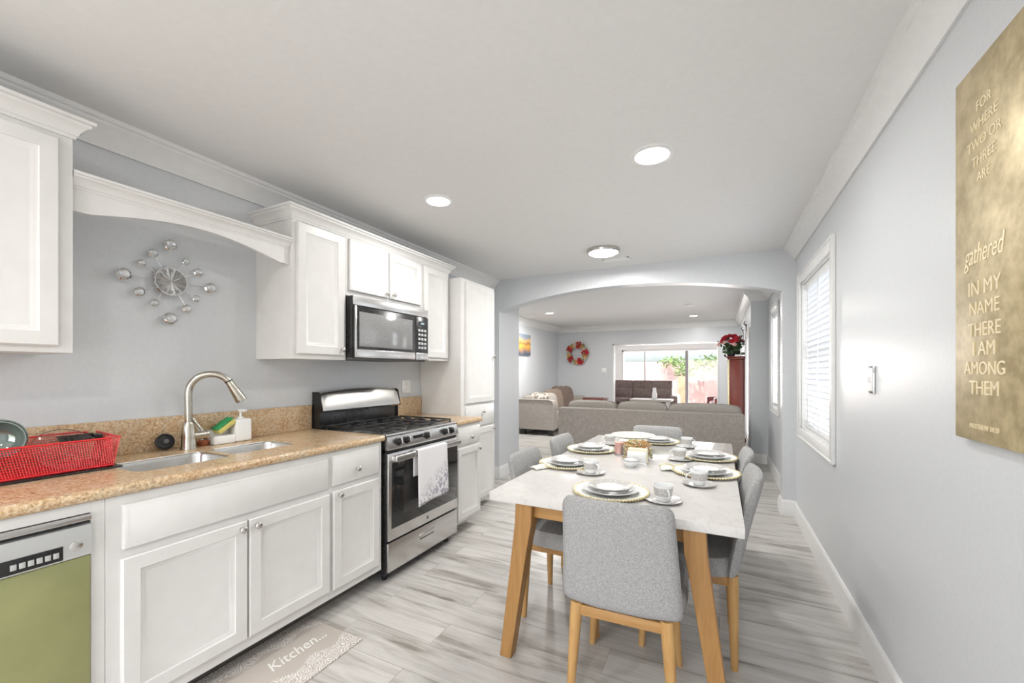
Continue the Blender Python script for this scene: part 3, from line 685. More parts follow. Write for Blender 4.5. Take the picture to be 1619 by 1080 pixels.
# ---------------- microwave ----------------
my0, my1, mz0, mz1 = 1.958, 2.725, 1.392, 1.806; mx = -2.125
t = thing('microwave', 'stainless over-the-range microwave with dark window under the short cabinet', 'microwave', (-2.3, 2.34, mz0)); off = t.location
MB().box(LX, mx, my0, my1, mz0+.012, mz1, .004).build('body', BLACK, t, off)
MB().box(LX+.03, mx-.01, my0+.01, my1-.01, mz0, mz0+.012).build('underside', mat('underside_grey', (.12, .12, .12), .5), t, off)
MB().box(mx, mx+.014, my0+.002, my1-.002, 1.745, mz1-.002, .004).build('top_band', STEELH, t, off)
dd = MB().box(mx, mx+.016, my0+.002, 2.565, 1.402, 1.742, .004).build('door', BLACK, t, off)
MB().box(mx+.0155, mx+.0185, my0+.01, 2.56, 1.404, 1.458, .002).build('lower_band', STEELH, dd, off)
MB().box(mx+.0155, mx+.0175, my0+.045, 2.53, 1.478, 1.705, .001).build('window', MWGLASS, dd, off)
MB().box(mx+.0165, mx+.0205, my0+.004, my0+.02, 1.404, 1.742, .001).build('door_edge', STEEL, dd, off)
cp = MB().box(mx, mx+.016, 2.568, my1-.002, 1.402, 1.742, .004).build('control_panel', BLACK, t, off)
MB().box(mx+.0155, mx+.0185, 2.570, my1-.004, 1.404, 1.458, .002).build('lower_band', STEELH, cp, off)
MB().box(mx+.0155, mx+.017, 2.60, 2.70, 1.675, 1.705).build('display', mat('display_glass', (.05, .06, .06), .1), cp, off)
MB().box(mx+.0165, mx+.0175, 2.63, 2.67, 1.683, 1.697).build('lit_segment', emit('display_glow', (.6, .75, .75), .8), cp, off)
for i in range(5):
    for j in range(3):
        MB().box(mx+.0155, mx+.017, 2.60+j*.036, 2.625+j*.036, 1.49+i*.034, 1.508+i*.034, .0005).build('key', SILV, cp, off)

# outlet on the wall above the range side
def plate(name, label, x, y, z, face, w=.075, hgt=.115, kind='outlet', cat='outlet'):
    t = thing(name, label, cat, (x, y, z))
    rot = {'+x': (0, 0, R(90)), '-x': (0, 0, R(-90)), '-y': (0, 0, 0)}[face]
    M = Tm((0, 0, 0), rot)
    MB().box(-w/2, w/2, -.006, 0, -hgt/2, hgt/2, .002, M=M).build('plate', WHITEP, t)
    if kind == 'outlet':
        for s_ in (-1, 1):
            MB().box(-.017, .017, -.009, -.005, s_*.026-.014, s_*.026+.014, .002, M=M).build('socket', TRIM, t)
    else:
        for k in range(max(1, int(w/.05)-0)):
            xx = (k-(max(1, int(w/.05))-1)/2)*.046
            MB().box(xx-.006, xx+.006, -.016, -.005, -.012, .012, .002, M=M).build('toggle', TRIM, t)
    return t
plate('wall_outlet', 'white outlet plate on the wall right above the range backguard end', LX+.001, 2.92, 1.18, '+x', .11, .115)
plate('light_switch', 'white switch plate on the far wall between wreath and opening', -2.60, FY-.001, 1.345, '-y', .12, .115, 'switch', 'light switch')
# thermostat-like white marble switch on right wall
t = thing('light_switch', 'narrow chrome edged switch plate on the right wall past the gold sign', 'light switch', (RX-.001, 2.40, 1.275)); M = Tm((0, 0, 0), (0, 0, R(-90)))
MB().box(-.034, .034, -.008, 0, -.062, .062, .003, M=M).build('plate', CHROME, t)
MB().box(-.026, .026, -.0095, -.006, -.052, .052, .002, M=M).build('inset', WHITEP, t)
MB().box(-.006, .006, -.020, -.008, -.012, .014, .002, M=M).build('toggle', TRIM, t)

# ---------------- wall clock ----------------
cyk, czk = 1.122, 1.765; CXk = LX
t = thing('wall_clock', 'silver sunburst wall clock with crystal tipped rays above the faucet', 'clock', (CXk, cyk, czk))
rotc = Matrix.Rotation(R(90), 4, 'Y')
def CM(z=0): return Matrix.Translation((z, 0, 0)) @ rotc
MB().lathe([(.001, 0), (.066, 0), (.072, .006), (.074, .014), (.070, .020), (.066, .020), (.064, .016)], M=CM(.02), seg=40).build('rim', CHROME, t)
mb = MB(); fb = bmesh.new(); cv_ = fb.verts.new((.0375, 0, 0)); rv = [fb.verts.new((.0375+(.006 if k % 2 else -.003), .065*sin(k*pi/12), .065*cos(k*pi/12))) for k in range(24)]
for k in range(24): fb.faces.new((cv_, rv[k], rv[(k+1) % 24]))
mb.take(fb); mb.build('face', noisy('silver_dial', (.42, .42, .41), (.60, .60, .59), 5, .4, .75, bmp=0), t, ang=1)
mb = MB()
for k in range(12):
    a = k*pi/6; p = Matrix.Rotation(a, 4, 'X')
    mb.box(.042, .045, -.0025, .0025, .046, .060, M=p)
mb.build('hour_marks', mat('dark_marks', (.25, .25, .25), .4), t)
for a, l_ in ((R(-60), .036), (R(50), .052)):
    MB().box(.045, .0465, -.0018, .0018, -.006, l_, M=Matrix.Rotation(a, 4, 'X')).build('hand', mat('hand_grey', (.35, .35, .35), .3, .5), t)
MB().cyl((0, 0, 0), (.02, 0, 0), .03).build('hub', CHROME, t)
CRY = mat('crystal', (.9, .92, .92), .03, .0, .8, **{'Transmission Weight': .75, 'IOR': 1.6})
rays = []
for k in range(12):
    a = k*pi/6
    big = k % 3 == 0
    rays.append((a, .185 if big else (.135 if k % 3 == 1 else .145), .030 if big else (.018 if k % 3 == 1 else .022)))
for a, l_, s_ in rays:
    c = Vector((.03, sin(a)*l_, cos(a)*l_)); d = Vector((0, sin(a), cos(a)))
    rd = MB().tube([Vector((.028, 0, 0))+d*.068, c-d*s_*.8], .0018, 6).build('ray', CHROME, t)
    M = Matrix.Translation(c) @ rotc
    MB().lathe([(.001, -.35*s_), (s_*.9, -.25*s_), (s_, 0), (s_*.82, .18*s_), (s_*.8, .10*s_)], M=M, seg=18).build('jewel_setting', CHROME, rd)
    MB().lathe([(s_*.82, .05*s_), (s_*.72, .30*s_), (s_*.45, .52*s_), (.001, .56*s_)], M=M, seg=8).build('jewel', CRY, rd)

# ---------------- gold sign on right wall ----------------
GOLD = noisy('gold_leaf_canvas', (.38, .30, .16), (.56, .46, .27), 26, .42, .3, bmp=.25)
GTXT = mat('cream_gold_lettering', (.78, .68, .46), .35, .2)
t = thing('wall_art', 'tall gold canvas sign with raised verse lettering on the right wall', 'sign', (RX, 1.465, 1.62)); off = t.location
MB().box(RX-.022, RX, 1.285, 1.611, 1.13, 2.11, .003).build('canvas', GOLD, t, off)
def tz(py): return 1.31+(588-py)/661*1.040
lines = [(155, 'FOR', .052), (184, 'WHERE', .052), (214, 'TWO OR', .052), (243, 'THREE', .052), (271, 'ARE', .048), (395, 'gathered', .075), (452, 'IN MY', .068), (485, 'NAME', .062), (520, 'THERE', .062), (551, 'I AM', .066), (583, 'AMONG', .060), (615, 'THEM', .064), (678, 'MATTHEW 18:20', .022)]
for py, s_, sz in lines:
    M = Matrix.Translation((RX-.0225, 1.467, tz(py))) @ Matrix.Rotation(R(-90), 4, 'Z') @ Matrix.Rotation(R(90), 4, 'X')
    sz *= .80 if py > 300 else .70
    if s_ == 'gathered': M = M @ Matrix(((.8, .25, 0, 0), (0, 1.25, 0, 0), (0, 0, 1, 0), (0, 0, 0, 1)))
    MB().text(s_, sz, .0012, M).build('lettering', GTXT, t, off)

# ---------------- kitchen mat ----------------
def mat_mat():
    m = mat('damask_mat', (.6, .55, .5), .85, 0, .2); v = coords(m)
    vo = N(m, 'ShaderNodeTexVoronoi'); vo.inputs['Scale'].default_value = 15; vo.inputs['Randomness'].default_value = .35; L(m, v, vo.inputs['Vector'])
    mu = N(m, 'ShaderNodeMath'); mu.operation = 'MULTIPLY'; mu.inputs[1].default_value = 42; L(m, vo.outputs['Distance'], mu.inputs[0])
    sn = N(m, 'ShaderNodeMath'); sn.operation = 'SINE'; L(m, mu.outputs[0], sn.inputs[0])
    v2 = N(m, 'ShaderNodeTexVoronoi'); v2.inputs['Scale'].default_value = 85; L(m, v, v2.inputs['Vector'])
    s2 = N(m, 'ShaderNodeMath'); s2.operation = 'MULTIPLY_ADD'; L(m, v2.outputs['Distance'], s2.inputs[0]); s2.inputs[1].default_value = -2.4; L(m, sn.outputs[0], s2.inputs[2])
    pat = ramp(m, s2.outputs[0], [(.0, (0, 0, 0)), (.12, (1, 1, 1))]); add0 = s2; s2.use_clamp = False
    of = N(m, 'ShaderNodeMath'); of.operation = 'ADD'; L(m, s2.outputs[0], of.inputs[0]); of.inputs[1].default_value = 1.05
    pat = ramp(m, of.outputs[0], [(.0, (0, 0, 0)), (.15, (1, 1, 1))])
    sep = N(m, 'ShaderNodeSeparateXYZ'); L(m, v, sep.inputs[0])
    ab = N(m, 'ShaderNodeMath'); ab.operation = 'ABSOLUTE'; L(m, sep.outputs[0], ab.inputs[0])
    wv = N(m, 'ShaderNodeMath'); wv.operation = 'SINE'; ml = N(m, 'ShaderNodeMath'); ml.operation = 'MULTIPLY'; ml.inputs[1].default_value = 34; L(m, sep.outputs[1], ml.inputs[0]); L(m, ml.outputs[0], wv.inputs[0])
    ad = N(m, 'ShaderNodeMath'); ad.operation = 'MULTIPLY_ADD'; L(m, wv.outputs[0], ad.inputs[0]); ad.inputs[1].default_value = .018; L(m, ab.outputs[0], ad.inputs[2])
    band = ramp(m, ad.outputs[0], [(.095, (0, 0, 0)), (.103, (1, 1, 1))])
    L(m, mix(m, mix(m, 1.0, band, pat, 'MULTIPLY'), (.50, .455, .41), (.78, .765, .74)), P(m).inputs['Base Color']); return m
t = thing('kitchen_mat', 'beige damask kitchen mat with white script on the floor by the sink', 'mat', (-1.765, 1.08, 0))
MB().box(-.205, .205, -.42, .425, 0, .008, .003).build('mat_pad', mat_mat(), t)
SCRW = mat('mat_script_white', (.78, .77, .74), .8)
mb = MB(); M = Matrix.Translation((.0, .23, .0085)) @ Matrix.Rotation(R(90), 4, 'Z') @ Matrix(((.9, .3, 0, 0), (0, 1.1, 0, 0), (0, 0, 1, 0), (0, 0, 0, 1)))
mb.text('Kitchen...', .085, .0004, M); mb.build('lettering', SCRW, t); mb = MB(); M = Matrix.Translation((.0, -.17, .0085)) @ Matrix.Rotation(R(90), 4, 'Z') @ Matrix(((.9, .3, 0, 0), (0, 1.1, 0, 0), (0, 0, 1, 0), (0, 0, 0, 1)))
mb.text('In this', .085, .0004, M); mb.build('lettering', SCRW, t)

# ---------------- ceiling lights ----------------
def downlight(label, x, y, zc, r=.075, e=16):
    t = thing('ceiling_light', label, 'ceiling light', (x, y, zc), group='recessed ceiling lights')
    MB().lathe([(r*1.28, -.001), (r*1.25, -.007), (r*1.02, -.010), (r, -.004)], seg=36).build('trim_ring', TRIM, t)
    MB().lathe([(.001, -.005), (r, -.005)], seg=36).build('diffuser', LAMP, t)
    area('lamp_bulb', (x, y, zc-.014), (0, 0, 0), r*1.9, 0, e, (1, .98, .95), 'DISK')
    return t
downlight('recessed ceiling light nearest the wall cabinets', -1.66, 2.25, CZ, e=7)
downlight('large recessed ceiling light over the dining table', -.315, 2.27, CZ, .085, 10)
downlight('added unseen recessed fill light behind the camera over the sink side', -1.66, -.6, CZ)  # added fixture out of view, fills the near room with light
downlight('added unseen recessed fill light behind the camera on the right side', -.315, -.6, CZ)  # second added fixture out of view, also for fill
downlight('recessed living room ceiling light at the left near the picture', -2.98, 7.65, LZ, e=50)
downlight('recessed living room ceiling light at the right in front of the opening', -.48, 9.3, LZ, e=24)
t = thing('flush_ceiling_light', 'round flush ceiling light with nickel rim before the arch', 'ceiling light', (-.965, 3.84, CZ))
MB().lathe([(.05, 0), (.150, 0), (.152, -.012), (.146, -.030), (.135, -.032), (.134, -.02)], seg=48).build('rim', KNOBM, t)
MB().lathe([(.134, -.028), (.11, -.044), (.06, -.052), (.001, -.054)], seg=48).build('diffuser', LAMP, t)
area('lamp_bulb', (-.965, 3.84, CZ-.06), (0, 0, 0), .24, 0, 28, (1, .98, .95), 'DISK')
def vent(label, x, y, z, wx, wy):
    t = thing('ceiling_vent', label, 'vent', (x, y, z), group='ceiling air vents')
    MB().box(-wx/2+.01, wx/2-.01, -wy/2+.01, wy/2-.01, -.006, 0).build('duct', IRON, t)
    mb = MB()
    for a, b, c, d in ((-wx/2, wx/2, -wy/2, -wy/2+.018), (-wx/2, wx/2, wy/2-.018, wy/2), (-wx/2, -wx/2+.018, -wy/2, wy/2), (wx/2-.018, wx/2, -wy/2, wy/2)): mb.box(a, b, c, d, -.010, 0, .002)
    n = 6
    for k in range(n): y_ = -wy/2+.02+(wy-.04)*(k+.5)/n; mb.box(-wx/2, wx/2, -.0035, .0035, -.0008, .0008, M=Tm((0, y_, -.007), (R(-30), 0, 0)))
    mb.build('grille', TRIM, t)
vent('small ceiling air vent just beyond the flush light', -.93, 4.22, CZ, .26, .11)
vent('ceiling air vent at the far left of the living room ceiling', -3.45, 7.75, LZ, .28, .14)
t = thing('smoke_detector', 'flat white smoke detector on the living room ceiling', 'smoke detector', (-.47, 7.7, LZ))
MB().lathe([(.065, 0), (.065, -.02), (.05, -.032), (.001, -.034)], seg=28).build('housing', TRIM, t)
MB().lathe([(.012, -.033), (.012, -.037), (.001, -.037)], seg=14).build('test_button', WHITEP, t)

# ================= dining =================
TX0, TX1, TY0, TY1, TZ = -.95, .08, 1.675, 3.61, .76
TCX, TCY = (TX0+TX1)/2, (TY0+TY1)/2
t = thing('dining_table', 'long dining table with white quartz top and oak legs', 'table', (TCX, TCY, 0)); off = t.location
MB().box(TX0, TX1, TY0, TY1, .722, TZ, .003).build('tabletop', QUARTZ, t, off)
mb = MB(); a, b, c, d = TCX-.36, TCX+.36, TY0+.035, TY1-.035
mb.box(a, b, c+.02, c+.042, .655, .7215, .002); mb.box(a, b, d-.042, d-.02, .655, .7215, .002)
mb.box(a, a+.022, c, d, .655, .7215, .002); mb.box(b-.022, b, c, d, .655, .7215, .002); mb.build('apron', OAKR, t, off)
for sx in (-1, 1):
    for (y0, y1) in ((TY0+.02, TY0+.095), (TY1-.095, TY1-.02)):
        Ls = []
        for xc, w, z, sh in ((.350, .040, .7215, 0), (.354, .040, .63, 0), (.372, .036, .52, .003), (.448, .028, 0, .010)):
            X = TCX+sx*xc; Ls.append([(X-w, y0+sh, z), (X+w, y0+sh, z), (X+w, y1-sh, z), (X-w, y1-sh, z)])
        mb = MB().loops(Ls); bmesh.ops.bevel(mb.bm, geom=[e for e in mb.bm.edges], offset=.002, segments=1, affect='EDGES'); mb.build('leg', OAK, t, off)

def make_chair(label):
    t = thing('dining_chair', label, 'chair', group='grey upholstered dining chairs around the table')
    # seat cushion with edge turning up into the shell
    mb = MB(); Ls = []
    prof = [(.86, .395), (.97, .405), (1.0, .43), (.99, .462), (.93, .482), (.6, .487), (.2, .485)]
    def outline(s_, n=40):
        p = []
        for i in range(n):
            a = 2*pi*i/n; f = lambda w: math.copysign(abs(w)**.55, w)
            x = f(cos(a))*.238; y = f(sin(a))*.232+.030
            if y > 0: x *= 1+.02*y
            p.append((x*s_, (y-.03)*s_+.03))
        return p
    for s_, z in prof: Ls.append([(x, y, z) for x, y in outline(s_)])
    mb.loops(Ls, True, True, True); mb.build('seat', CHAIRF, t)
    # backrest: gently curved padded shell
    mb = MB(); nu, nv = 24, 26; F = []; Bk = []
    for j in range(nv+1):
        v = (1-cos(pi*j/nv))/2; z = .405+.442*v
        w = .226+(.196-.226)*v
        k = 1.0
        if v > .91: k = 1-(1-math.sqrt(max(0, 1-((v-.91)/.09)**2)))*.15
        if v < .08: k = 1-(1-math.sqrt(max(0, 1-((.08-v)/.08)**2)))*.10
        yb = -.205-.075*v-.03*v*v
        th = .052*(math.sqrt(max(.0, 1-abs(2*v-1)**8))*.75+.25)
        fr, br = [], []
        for i in range(nu+1):
            u = -1+2*i/nu; x = w*k*u; cv = .022*abs(u)**2.4
            e = math.sqrt(max(0, 1-abs(u)**10)); h = th/2*(.35+.65*e)
            fr.append((x, yb+cv+.02+h, z)); br.append((x, yb+cv+.02-h, z))
        F.append(fr); Bk.append(br)
    loopsL = [f + b[::-1] for f, b in zip(F, Bk)]
    mb.loops(loopsL, True, True, True)
    bb = mb.build('backrest', CHAIRF, t, ang=60)
    mb = MB()
    mb.box(-.165, .165, -.185, -.163, .355, .396, .003); mb.box(-.165, .165, .182, .204, .355, .396, .003)
    mb.box(-.180, -.158, -.17, .19, .355, .396, .003); mb.box(.158, .180, -.17, .19, .355, .396, .003); mb.build('seat_frame', OAKR, t)
    for sx in (-1, 1):
        MB().tube([(sx*.168, -.172, .405), (sx*.172, -.174, .34), (sx*.194, -.180, 0)], [.024, .024, .0145], 14).build('leg', OAKC, t)
        MB().tube([(sx*.166, .190, .396), (sx*.170, .192, .34), (sx*.195, .215, 0)], [.024, .023, .0145], 14).build('leg', OAKC, t)
    return t
ch = make_chair('grey dining chair at the near end of the table, back to the camera')
ch.location = (-.348, 1.78, 0); ch.rotation_euler.z = R(2.5)
for x, y, rz, lb in ((-.760, 2.23, -90, 'grey dining chair on the cabinet side of the table, nearer one'), (-.765, 2.87, -90, 'grey dining chair on the cabinet side of the table, farther one'),
                     (-.125, 2.27, 91, 'grey dining chair on the window side of the table, nearer one'), (-.125, 2.82, 90, 'grey dining chair on the window side of the table, farther one'),
                     (-.475, 3.47, 180, 'grey dining chair at the far end of the table before the sofa')):
    c = copy_tree(ch); c.location = (x, y, 0); c.rotation_euler.z = R(rz); c['label'] = lb

# tableware
Z = TZ
ch0 = None
def charger(x, y, where, rx=.165):
    t = thing('charger_plate', 'lacy charger with beaded gold edge '+where, 'charger', (x, y, Z), random.uniform(0, 6), 'lacy charger plates under the dinner plates')
    MB().lathe([(.001, .003), (rx*.6, .003), (rx*.9, .012), (rx*.985, .016), (rx, .013), (rx*.9, .006), (rx*.6, 0), (.001, 0)], seg=48).build('disc', LACE, t)
    mb = MB()
    for i in range(72):
        a = 2*pi*i/72; mb.ball((rx*cos(a), rx*sin(a), .014), .0062, u=6, v=4)
    mb.build('beaded_edge', GOLDB, t); return t
def dplate(x, y, where, r=.128):
    t = thing('dinner_plate', 'white dinner plate '+where, 'plate', (x, y, Z+.006), 0, 'white dinner plates')
    MB().lathe([(.001, .004), (r*.6, .004), (r*.68, .010), (r*.98, .022), (r, .021), (r*.70, .004), (r*.6, 0), (.001, 0)], seg=48).build('body', CHINA, t); return t
def splate(x, y, where, r=.098):
    t = thing('salad_plate', 'small grey rimmed plate '+where, 'plate', (x, y, Z+.020), 0, 'grey rimmed salad plates')
    MB().lathe([(.001, .004), (r*.60, .004), (r*.64, .008), (r*.66, .0085), (r*.64, .003), (r*.5, 0), (.001, 0)], seg=48).build('well', CHINA, t)
    MB().lathe([(r*.64, .0065), (r*.98, .0195), (r, .018), (r*.66, .004)], seg=48).build('rim', GREYR, t); return t
def cup(x, y, where, rz=0, gl=False):
    t = thing('saucer', 'grey rimmed saucer '+where, 'saucer', (x, y, Z), 0, 'grey rimmed saucers')
    MB().lathe([(.001, .003), (.04, .003), (.05, .004), (.075, .013), (.076, .011), (.05, 0), (.001, 0)], seg=40).build('body', GREYR, t)
    MB().lathe([(.026, .0035), (.044, .0038)], seg=32).build('inner_ring', CHINA, t)
    t = thing('coffee_cup', 'patterned white coffee cup '+where, 'cup', (x, y, Z+.004), rz, 'patterned coffee cups')
    MB().lathe([(.001, .002), (.024, .0), (.028, .004), (.034, .022), (.038, .045), (.041, .068), (.0385, .068), (.035, .045), (.030, .02), (.001, .006)], seg=36).build('bowl', CHINA, t)
    MB().lathe([(.0345, .024), (.0386, .045), (.0400, .058)], seg=36).build('pattern_band', GREYR, t)
    MB().tube([(.037+.02*sin(R(a))*1.15, 0, .036-.019*cos(R(a))) for a in range(0, 181, 20)], .0035, 8).build('handle', CHINA, t)
def setting(x, y, where, cx, cy, crz=0):
    charger(x, y, where); dplate(x, y, where); splate(x, y, where); cup(cx, cy, where, crz)
setting(-.445, 1.90, 'at the near end of the table', -.215, 1.875, R(-60))
setting(-.805, 2.36, 'at the nearer cabinet side seat', -.625, 2.215, R(-30))
setting(-.805, 2.87, 'at the farther cabinet side seat', -.745, 3.17, R(200))
setting(-.068, 2.49, 'at the nearer window side seat', -.09, 2.22, R(200))
setting(-.068, 2.94, 'at the farther window side seat', -.225, 2.80, R(180))
setting(-.44, 3.42, 'at the far end of the table', -.215, 3.29, R(20))
def clothnap(x, y, rz, where, grp='cream napkins on the table'):
    t = thing('napkin', 'crumpled cream napkin '+where, 'napkin', (x, y, Z), rz, grp)
    rn = random.Random(int(x*1000)); Ls = []
    for j in range(9):
        Ls.append([(-.075+.15*i/12, -.035+.07*j/8, .004+.016*sin(pi*j/8)*(1-abs(i/6-1)**2*.7)+.005*noise.noise(Vector((i*.6, j*.6, x*9)))) for i in range(13)])
    tb = bmesh.new(); vs = [[tb.verts.new(p) for p in r_] for r_ in Ls]
    for a, b in zip(vs, vs[1:]):
        for i in range(12): tb.faces.new((a[i], a[i+1], b[i+1], b[i]))
    mb = MB(); mb.take(tb); o = mb.build('cloth', fabric('napkin_cloth', (.70, .70, .62), (.86, .86, .80), 90), t)
    s_ = o.modifiers.new('thick', 'SOLIDIFY'); s_.thickness = .004; s_.offset = 1
    MB().tube([(0, .036*cos(a), .012+.016*sin(a)) for a in [i*pi/8 for i in range(16)]], .003, 6, wrap=True).build('napkin_ring', GOLDB, t)
clothnap(-.905, 2.225, R(60), 'beside the nearer cabinet side setting')
clothnap(-.955, 2.60, R(80), 'between the two cabinet side settings') if False else None
clothnap(-.27, 2.52, R(100), 'left of the nearer window side plates')
clothnap(-.64, 3.36, R(10), 'on the left of the far end plates')
# cutlery at L1
t = thing('spoon', 'small silver spoon in front of the nearer cabinet side charger', 'spoon', (-.735, 2.185, Z), R(-15))
MB().tube([(-.05, 0, .003), (.03, 0, .005), (.045, 0, .004)], [.003, .0022, .002], 8).build('handle', KNOBM, t)
MB().ball((.058, 0, .004), .016, (1, .65, .22)).build('spoon_bowl', KNOBM, t)
# centrepiece: square glass dish of potpourri and flowers
POT = [noisy('dried_petal_tan', (.55, .33, .13), (.72, .52, .26), 60, .9, bmp=0), noisy('dried_petal_green', (.33, .34, .12), (.52, .50, .24), 60, .9, bmp=0), noisy('dried_petal_cream', (.76, .66, .44), (.84, .76, .56), 60, .9, bmp=0), noisy('dried_petal_rust', (.42, .18, .06), (.55, .27, .10), 60, .9, bmp=0)]
cpx, cpy = -.465, 2.715
t = thing('glass_centrepiece', 'round glass vase filled with dried petals at the table centre', 'centrepiece', (cpx, cpy, Z))
MB().lathe([(.001, .003), (.075, .003), (.095, .02), (.10, .05), (.092, .085), (.095, .088), (.103, .05), (.098, .018), (.078, 0), (.001, 0)], seg=40).build('glass_bowl', PANE, t)
rn = random.Random(11)
for k, m_ in enumerate(POT):
    mb = MB()
    for i in range(150):
        a = rn.uniform(0, 2*pi); z = rn.uniform(.008, .115)
        rmax = (.088 if z < .085 else .088*math.sqrt(max(.05, 1-((z-.085)/.036)**2))); rr = rmax*(rn.random()**.3)
        mb.take((lambda b: (bmesh.ops.create_icosphere(b, subdivisions=1, radius=.0075*rn.uniform(.7, 1.3)), b)[1])(bmesh.new()), Tm((rr*cos(a), rr*sin(a), z), (rn.uniform(0, 3), rn.uniform(0, 3), 0), (1, .7, .5)))
    o = mb.build('petals', m_, t); o['kind'] = 'stuff'
# cake stand behind
t = thing('cake_stand', 'cream footed platter raised behind the centrepiece', 'cake stand', (-.54, 2.98, Z))
MB().lathe([(.001, .012), (.05, .01), (.055, .004), (.055, 0), (.04, 0), (.018, .02), (.014, .07), (.02, .096), (.001, .096)], seg=32).build('foot', CHINA, t)
MB().lathe([(.001, .096), (.12, .098), (.145, .108), (.150, .112), (.146, .115), (.12, .105), (.001, .103)], seg=48).build('platter', noisy('cream_platter', (.72, .72, .58), (.80, .80, .68), 30, .3, bmp=0), t)
# pink candle box
t = thing('pink_candle', 'short pink candle in a glass beside the centrepiece', 'candle', (-.60, 2.815, Z))
MB().lathe([(.001, .004), (.030, .004), (.031, .075), (.0335, .075), (.0335, 0), (.001, 0)], seg=24).build('glass', PANE, t)
MB().lathe([(.001, .006), (.029, .006), (.029, .082), (.001, .084)], seg=24).build('wax', noisy('pink_wax', (.75, .38, .33), (.80, .45, .40), 10, .5, bmp=0), t)
# napkin holder with cream box
t = thing('napkin_holder', 'cream napkin box standing in front of the glass centrepiece', 'napkin holder', (-.445, 2.585, Z))
MB().box(-.06, .06, -.03, .03, 0, .008, .002).build('base', CHINA, t)
mb = MB(); mb.box(-.055, .055, -.024, -.018, .008, .075, .002); mb.box(-.055, .055, .018, .024, .008, .075, .002); mb.build('side', CHINA, t)
MB().box(-.052, .062, -.016, .016, .009, .092, .006).build('napkin_stack', noisy('cream_napkins', (.80, .74, .55), (.86, .82, .66), 30, .9, bmp=.1), t)
# white sugar bowl in front
t = thing('sugar_bowl', 'small white bowl at the centre nearest the camera', 'bowl', (-.462, 2.475, Z))
MB().lathe([(.022, 0), (.024, .004), (.036, .014), (.046, .032), (.048, .042), (.045, .042), (.042, .03), (.03, .012), (.001, .008)], seg=32).build('body', CHINA, t)
MB().lathe([(.047, .036), (.049, .040), (.0485, .044), (.0455, .044)], seg=32).build('rim', GREYR, t)
MB().ball((0, 0, .038), .038, (1, 1, .35)).build('contents', CHINA, t)

# ================= living room =================
def sofa_long():
    x0, x1, y0, y1 = -2.36, .30, 6.42, 7.38
    t = thing('sofa', 'long taupe sofa with its back to the dining table', 'sofa', ((x0+x1)/2, (y0+y1)/2, 0), group='taupe sofas in the living room'); off = t.location
    mb = MB(); mb.box(x0, x1, y0, y0+.20, .08, .735, .03, 4); mb.build('back', SOFAF, t, off)
    MB().box(x0+.03, x1-.03, y0+.18, y1, .08, .30, .02, 3).build('base', SOFAF, t, off)
    for a, b in ((x0, x0+.20), (x1-.20, x1)):
        MB().box(a, b, y0+.01, y1, .08, .62, .04, 4).build('arm', SOFAF, t, off)
    w = (x1-x0-.40)/3
    for k in range(3):
        MB().box(x0+.20+k*w+.005, x0+.20+(k+1)*w-.005, y0+.2, y1+.03, .30, .46, .04, 4).build('seat_cushion', SOFAC, t, off)
    mb = MB().tube([(x0+.01, y0+.004, .722), (x1-.01, y0+.004, .722)], .008, 8); mb.tube([(x1-.006, y0+.006, .72), (x1-.006, y0+.006, .1)], .008, 8); mb.build('piping', SOFAC, t, off)
    for x in (x0+.08, x1-.08):
        for y in (y0+.07, y1-.07): MB().box(x-.035, x+.035, y-.035, y+.035, 0, .08, .004).build('foot', CHERRY, t, off)
    return t
sofa_long()
for k, (a, b, lb) in enumerate(((-2.28, -1.46, 'long taupe back cushion at the left of the sofa top'), (-1.46, -.70, 'long taupe back cushion in the middle of the sofa top'), (-.70, .28, 'long taupe back cushion at the right end of the sofa top'))):
    t = thing('sofa_cushion', lb, 'cushion', ((a+b)/2, 6.76, .46), group='taupe back cushions on the long sofa')
    w = (b-a)/2-.006
    M = Tm((0, -.01, .185), (R(9), 0, 0))
    mb = MB().puff((0, 0, 0), (w, .105, .20), .42, 36, 18, M=M); mb.build('pillow', SOFAC, t)
    pts = [(w*math.copysign(abs(cos(q))**.35, cos(q)), 0, .20*math.copysign(abs(sin(q))**.35, sin(q))) for q in [i*2*pi/48 for i in range(48)]]
    MB().tube([M @ Vector(p) for p in pts], .007, 6, wrap=True).build('piping', SOFAF, t)
# loveseat by the left wall
x0, x1, y0, y1 = -3.79, -3.01, 7.95, 10.2
t = thing('sofa', 'taupe sofa along the left wall with dark block feet', 'sofa', ((x0+x1)/2, (y0+y1)/2, 0), group='taupe sofas in the living room'); off = t.location
mb = MB(); prof = [(x0, .12), (x1-.02, .12), (x1-.01, .35), (x1, .55), (x1-.005, .66), (x1-.04, .715), (x1-.12, .735), (x0, .735)]
mb.prism(prof, 'y', y0, y0+.22); mb.build('arm', SOFAF, t, off)
mb = MB(); mb.tube([(p[0], y0-.002, p[1]) for p in prof[1:]], .012, 8); mb.build('piping', SOFAC, t, off)
MB().box(x0, x1-.05, y0+.2, y1, .12, .30, .02).build('base', SOFAF, t, off)
MB().box(x0, x0+.24, y0+.2, y1, .12, .80, .04, 4).build('back', SOFAF, t, off)
MB().box(x0, x1, y1-.22, y1, .12, .72, .04, 4).build('arm', SOFAF, t, off)
for k in range(2): MB().box(x0+.22, x1, y0+.225+k*.90, y0+.225+(k+1)*.90-.01, .30, .46, .04, 4).build('seat_cushion', SOFAC, t, off)
for x in (x0+.08, x1-.08):
    for y in (y0+.06, y1-.06): MB().box(x-.05, x+.05, y-.04, y+.04, 0, .12, .004).build('foot', mat('black_wood_foot', (.015, .012, .012), .4), t, off)
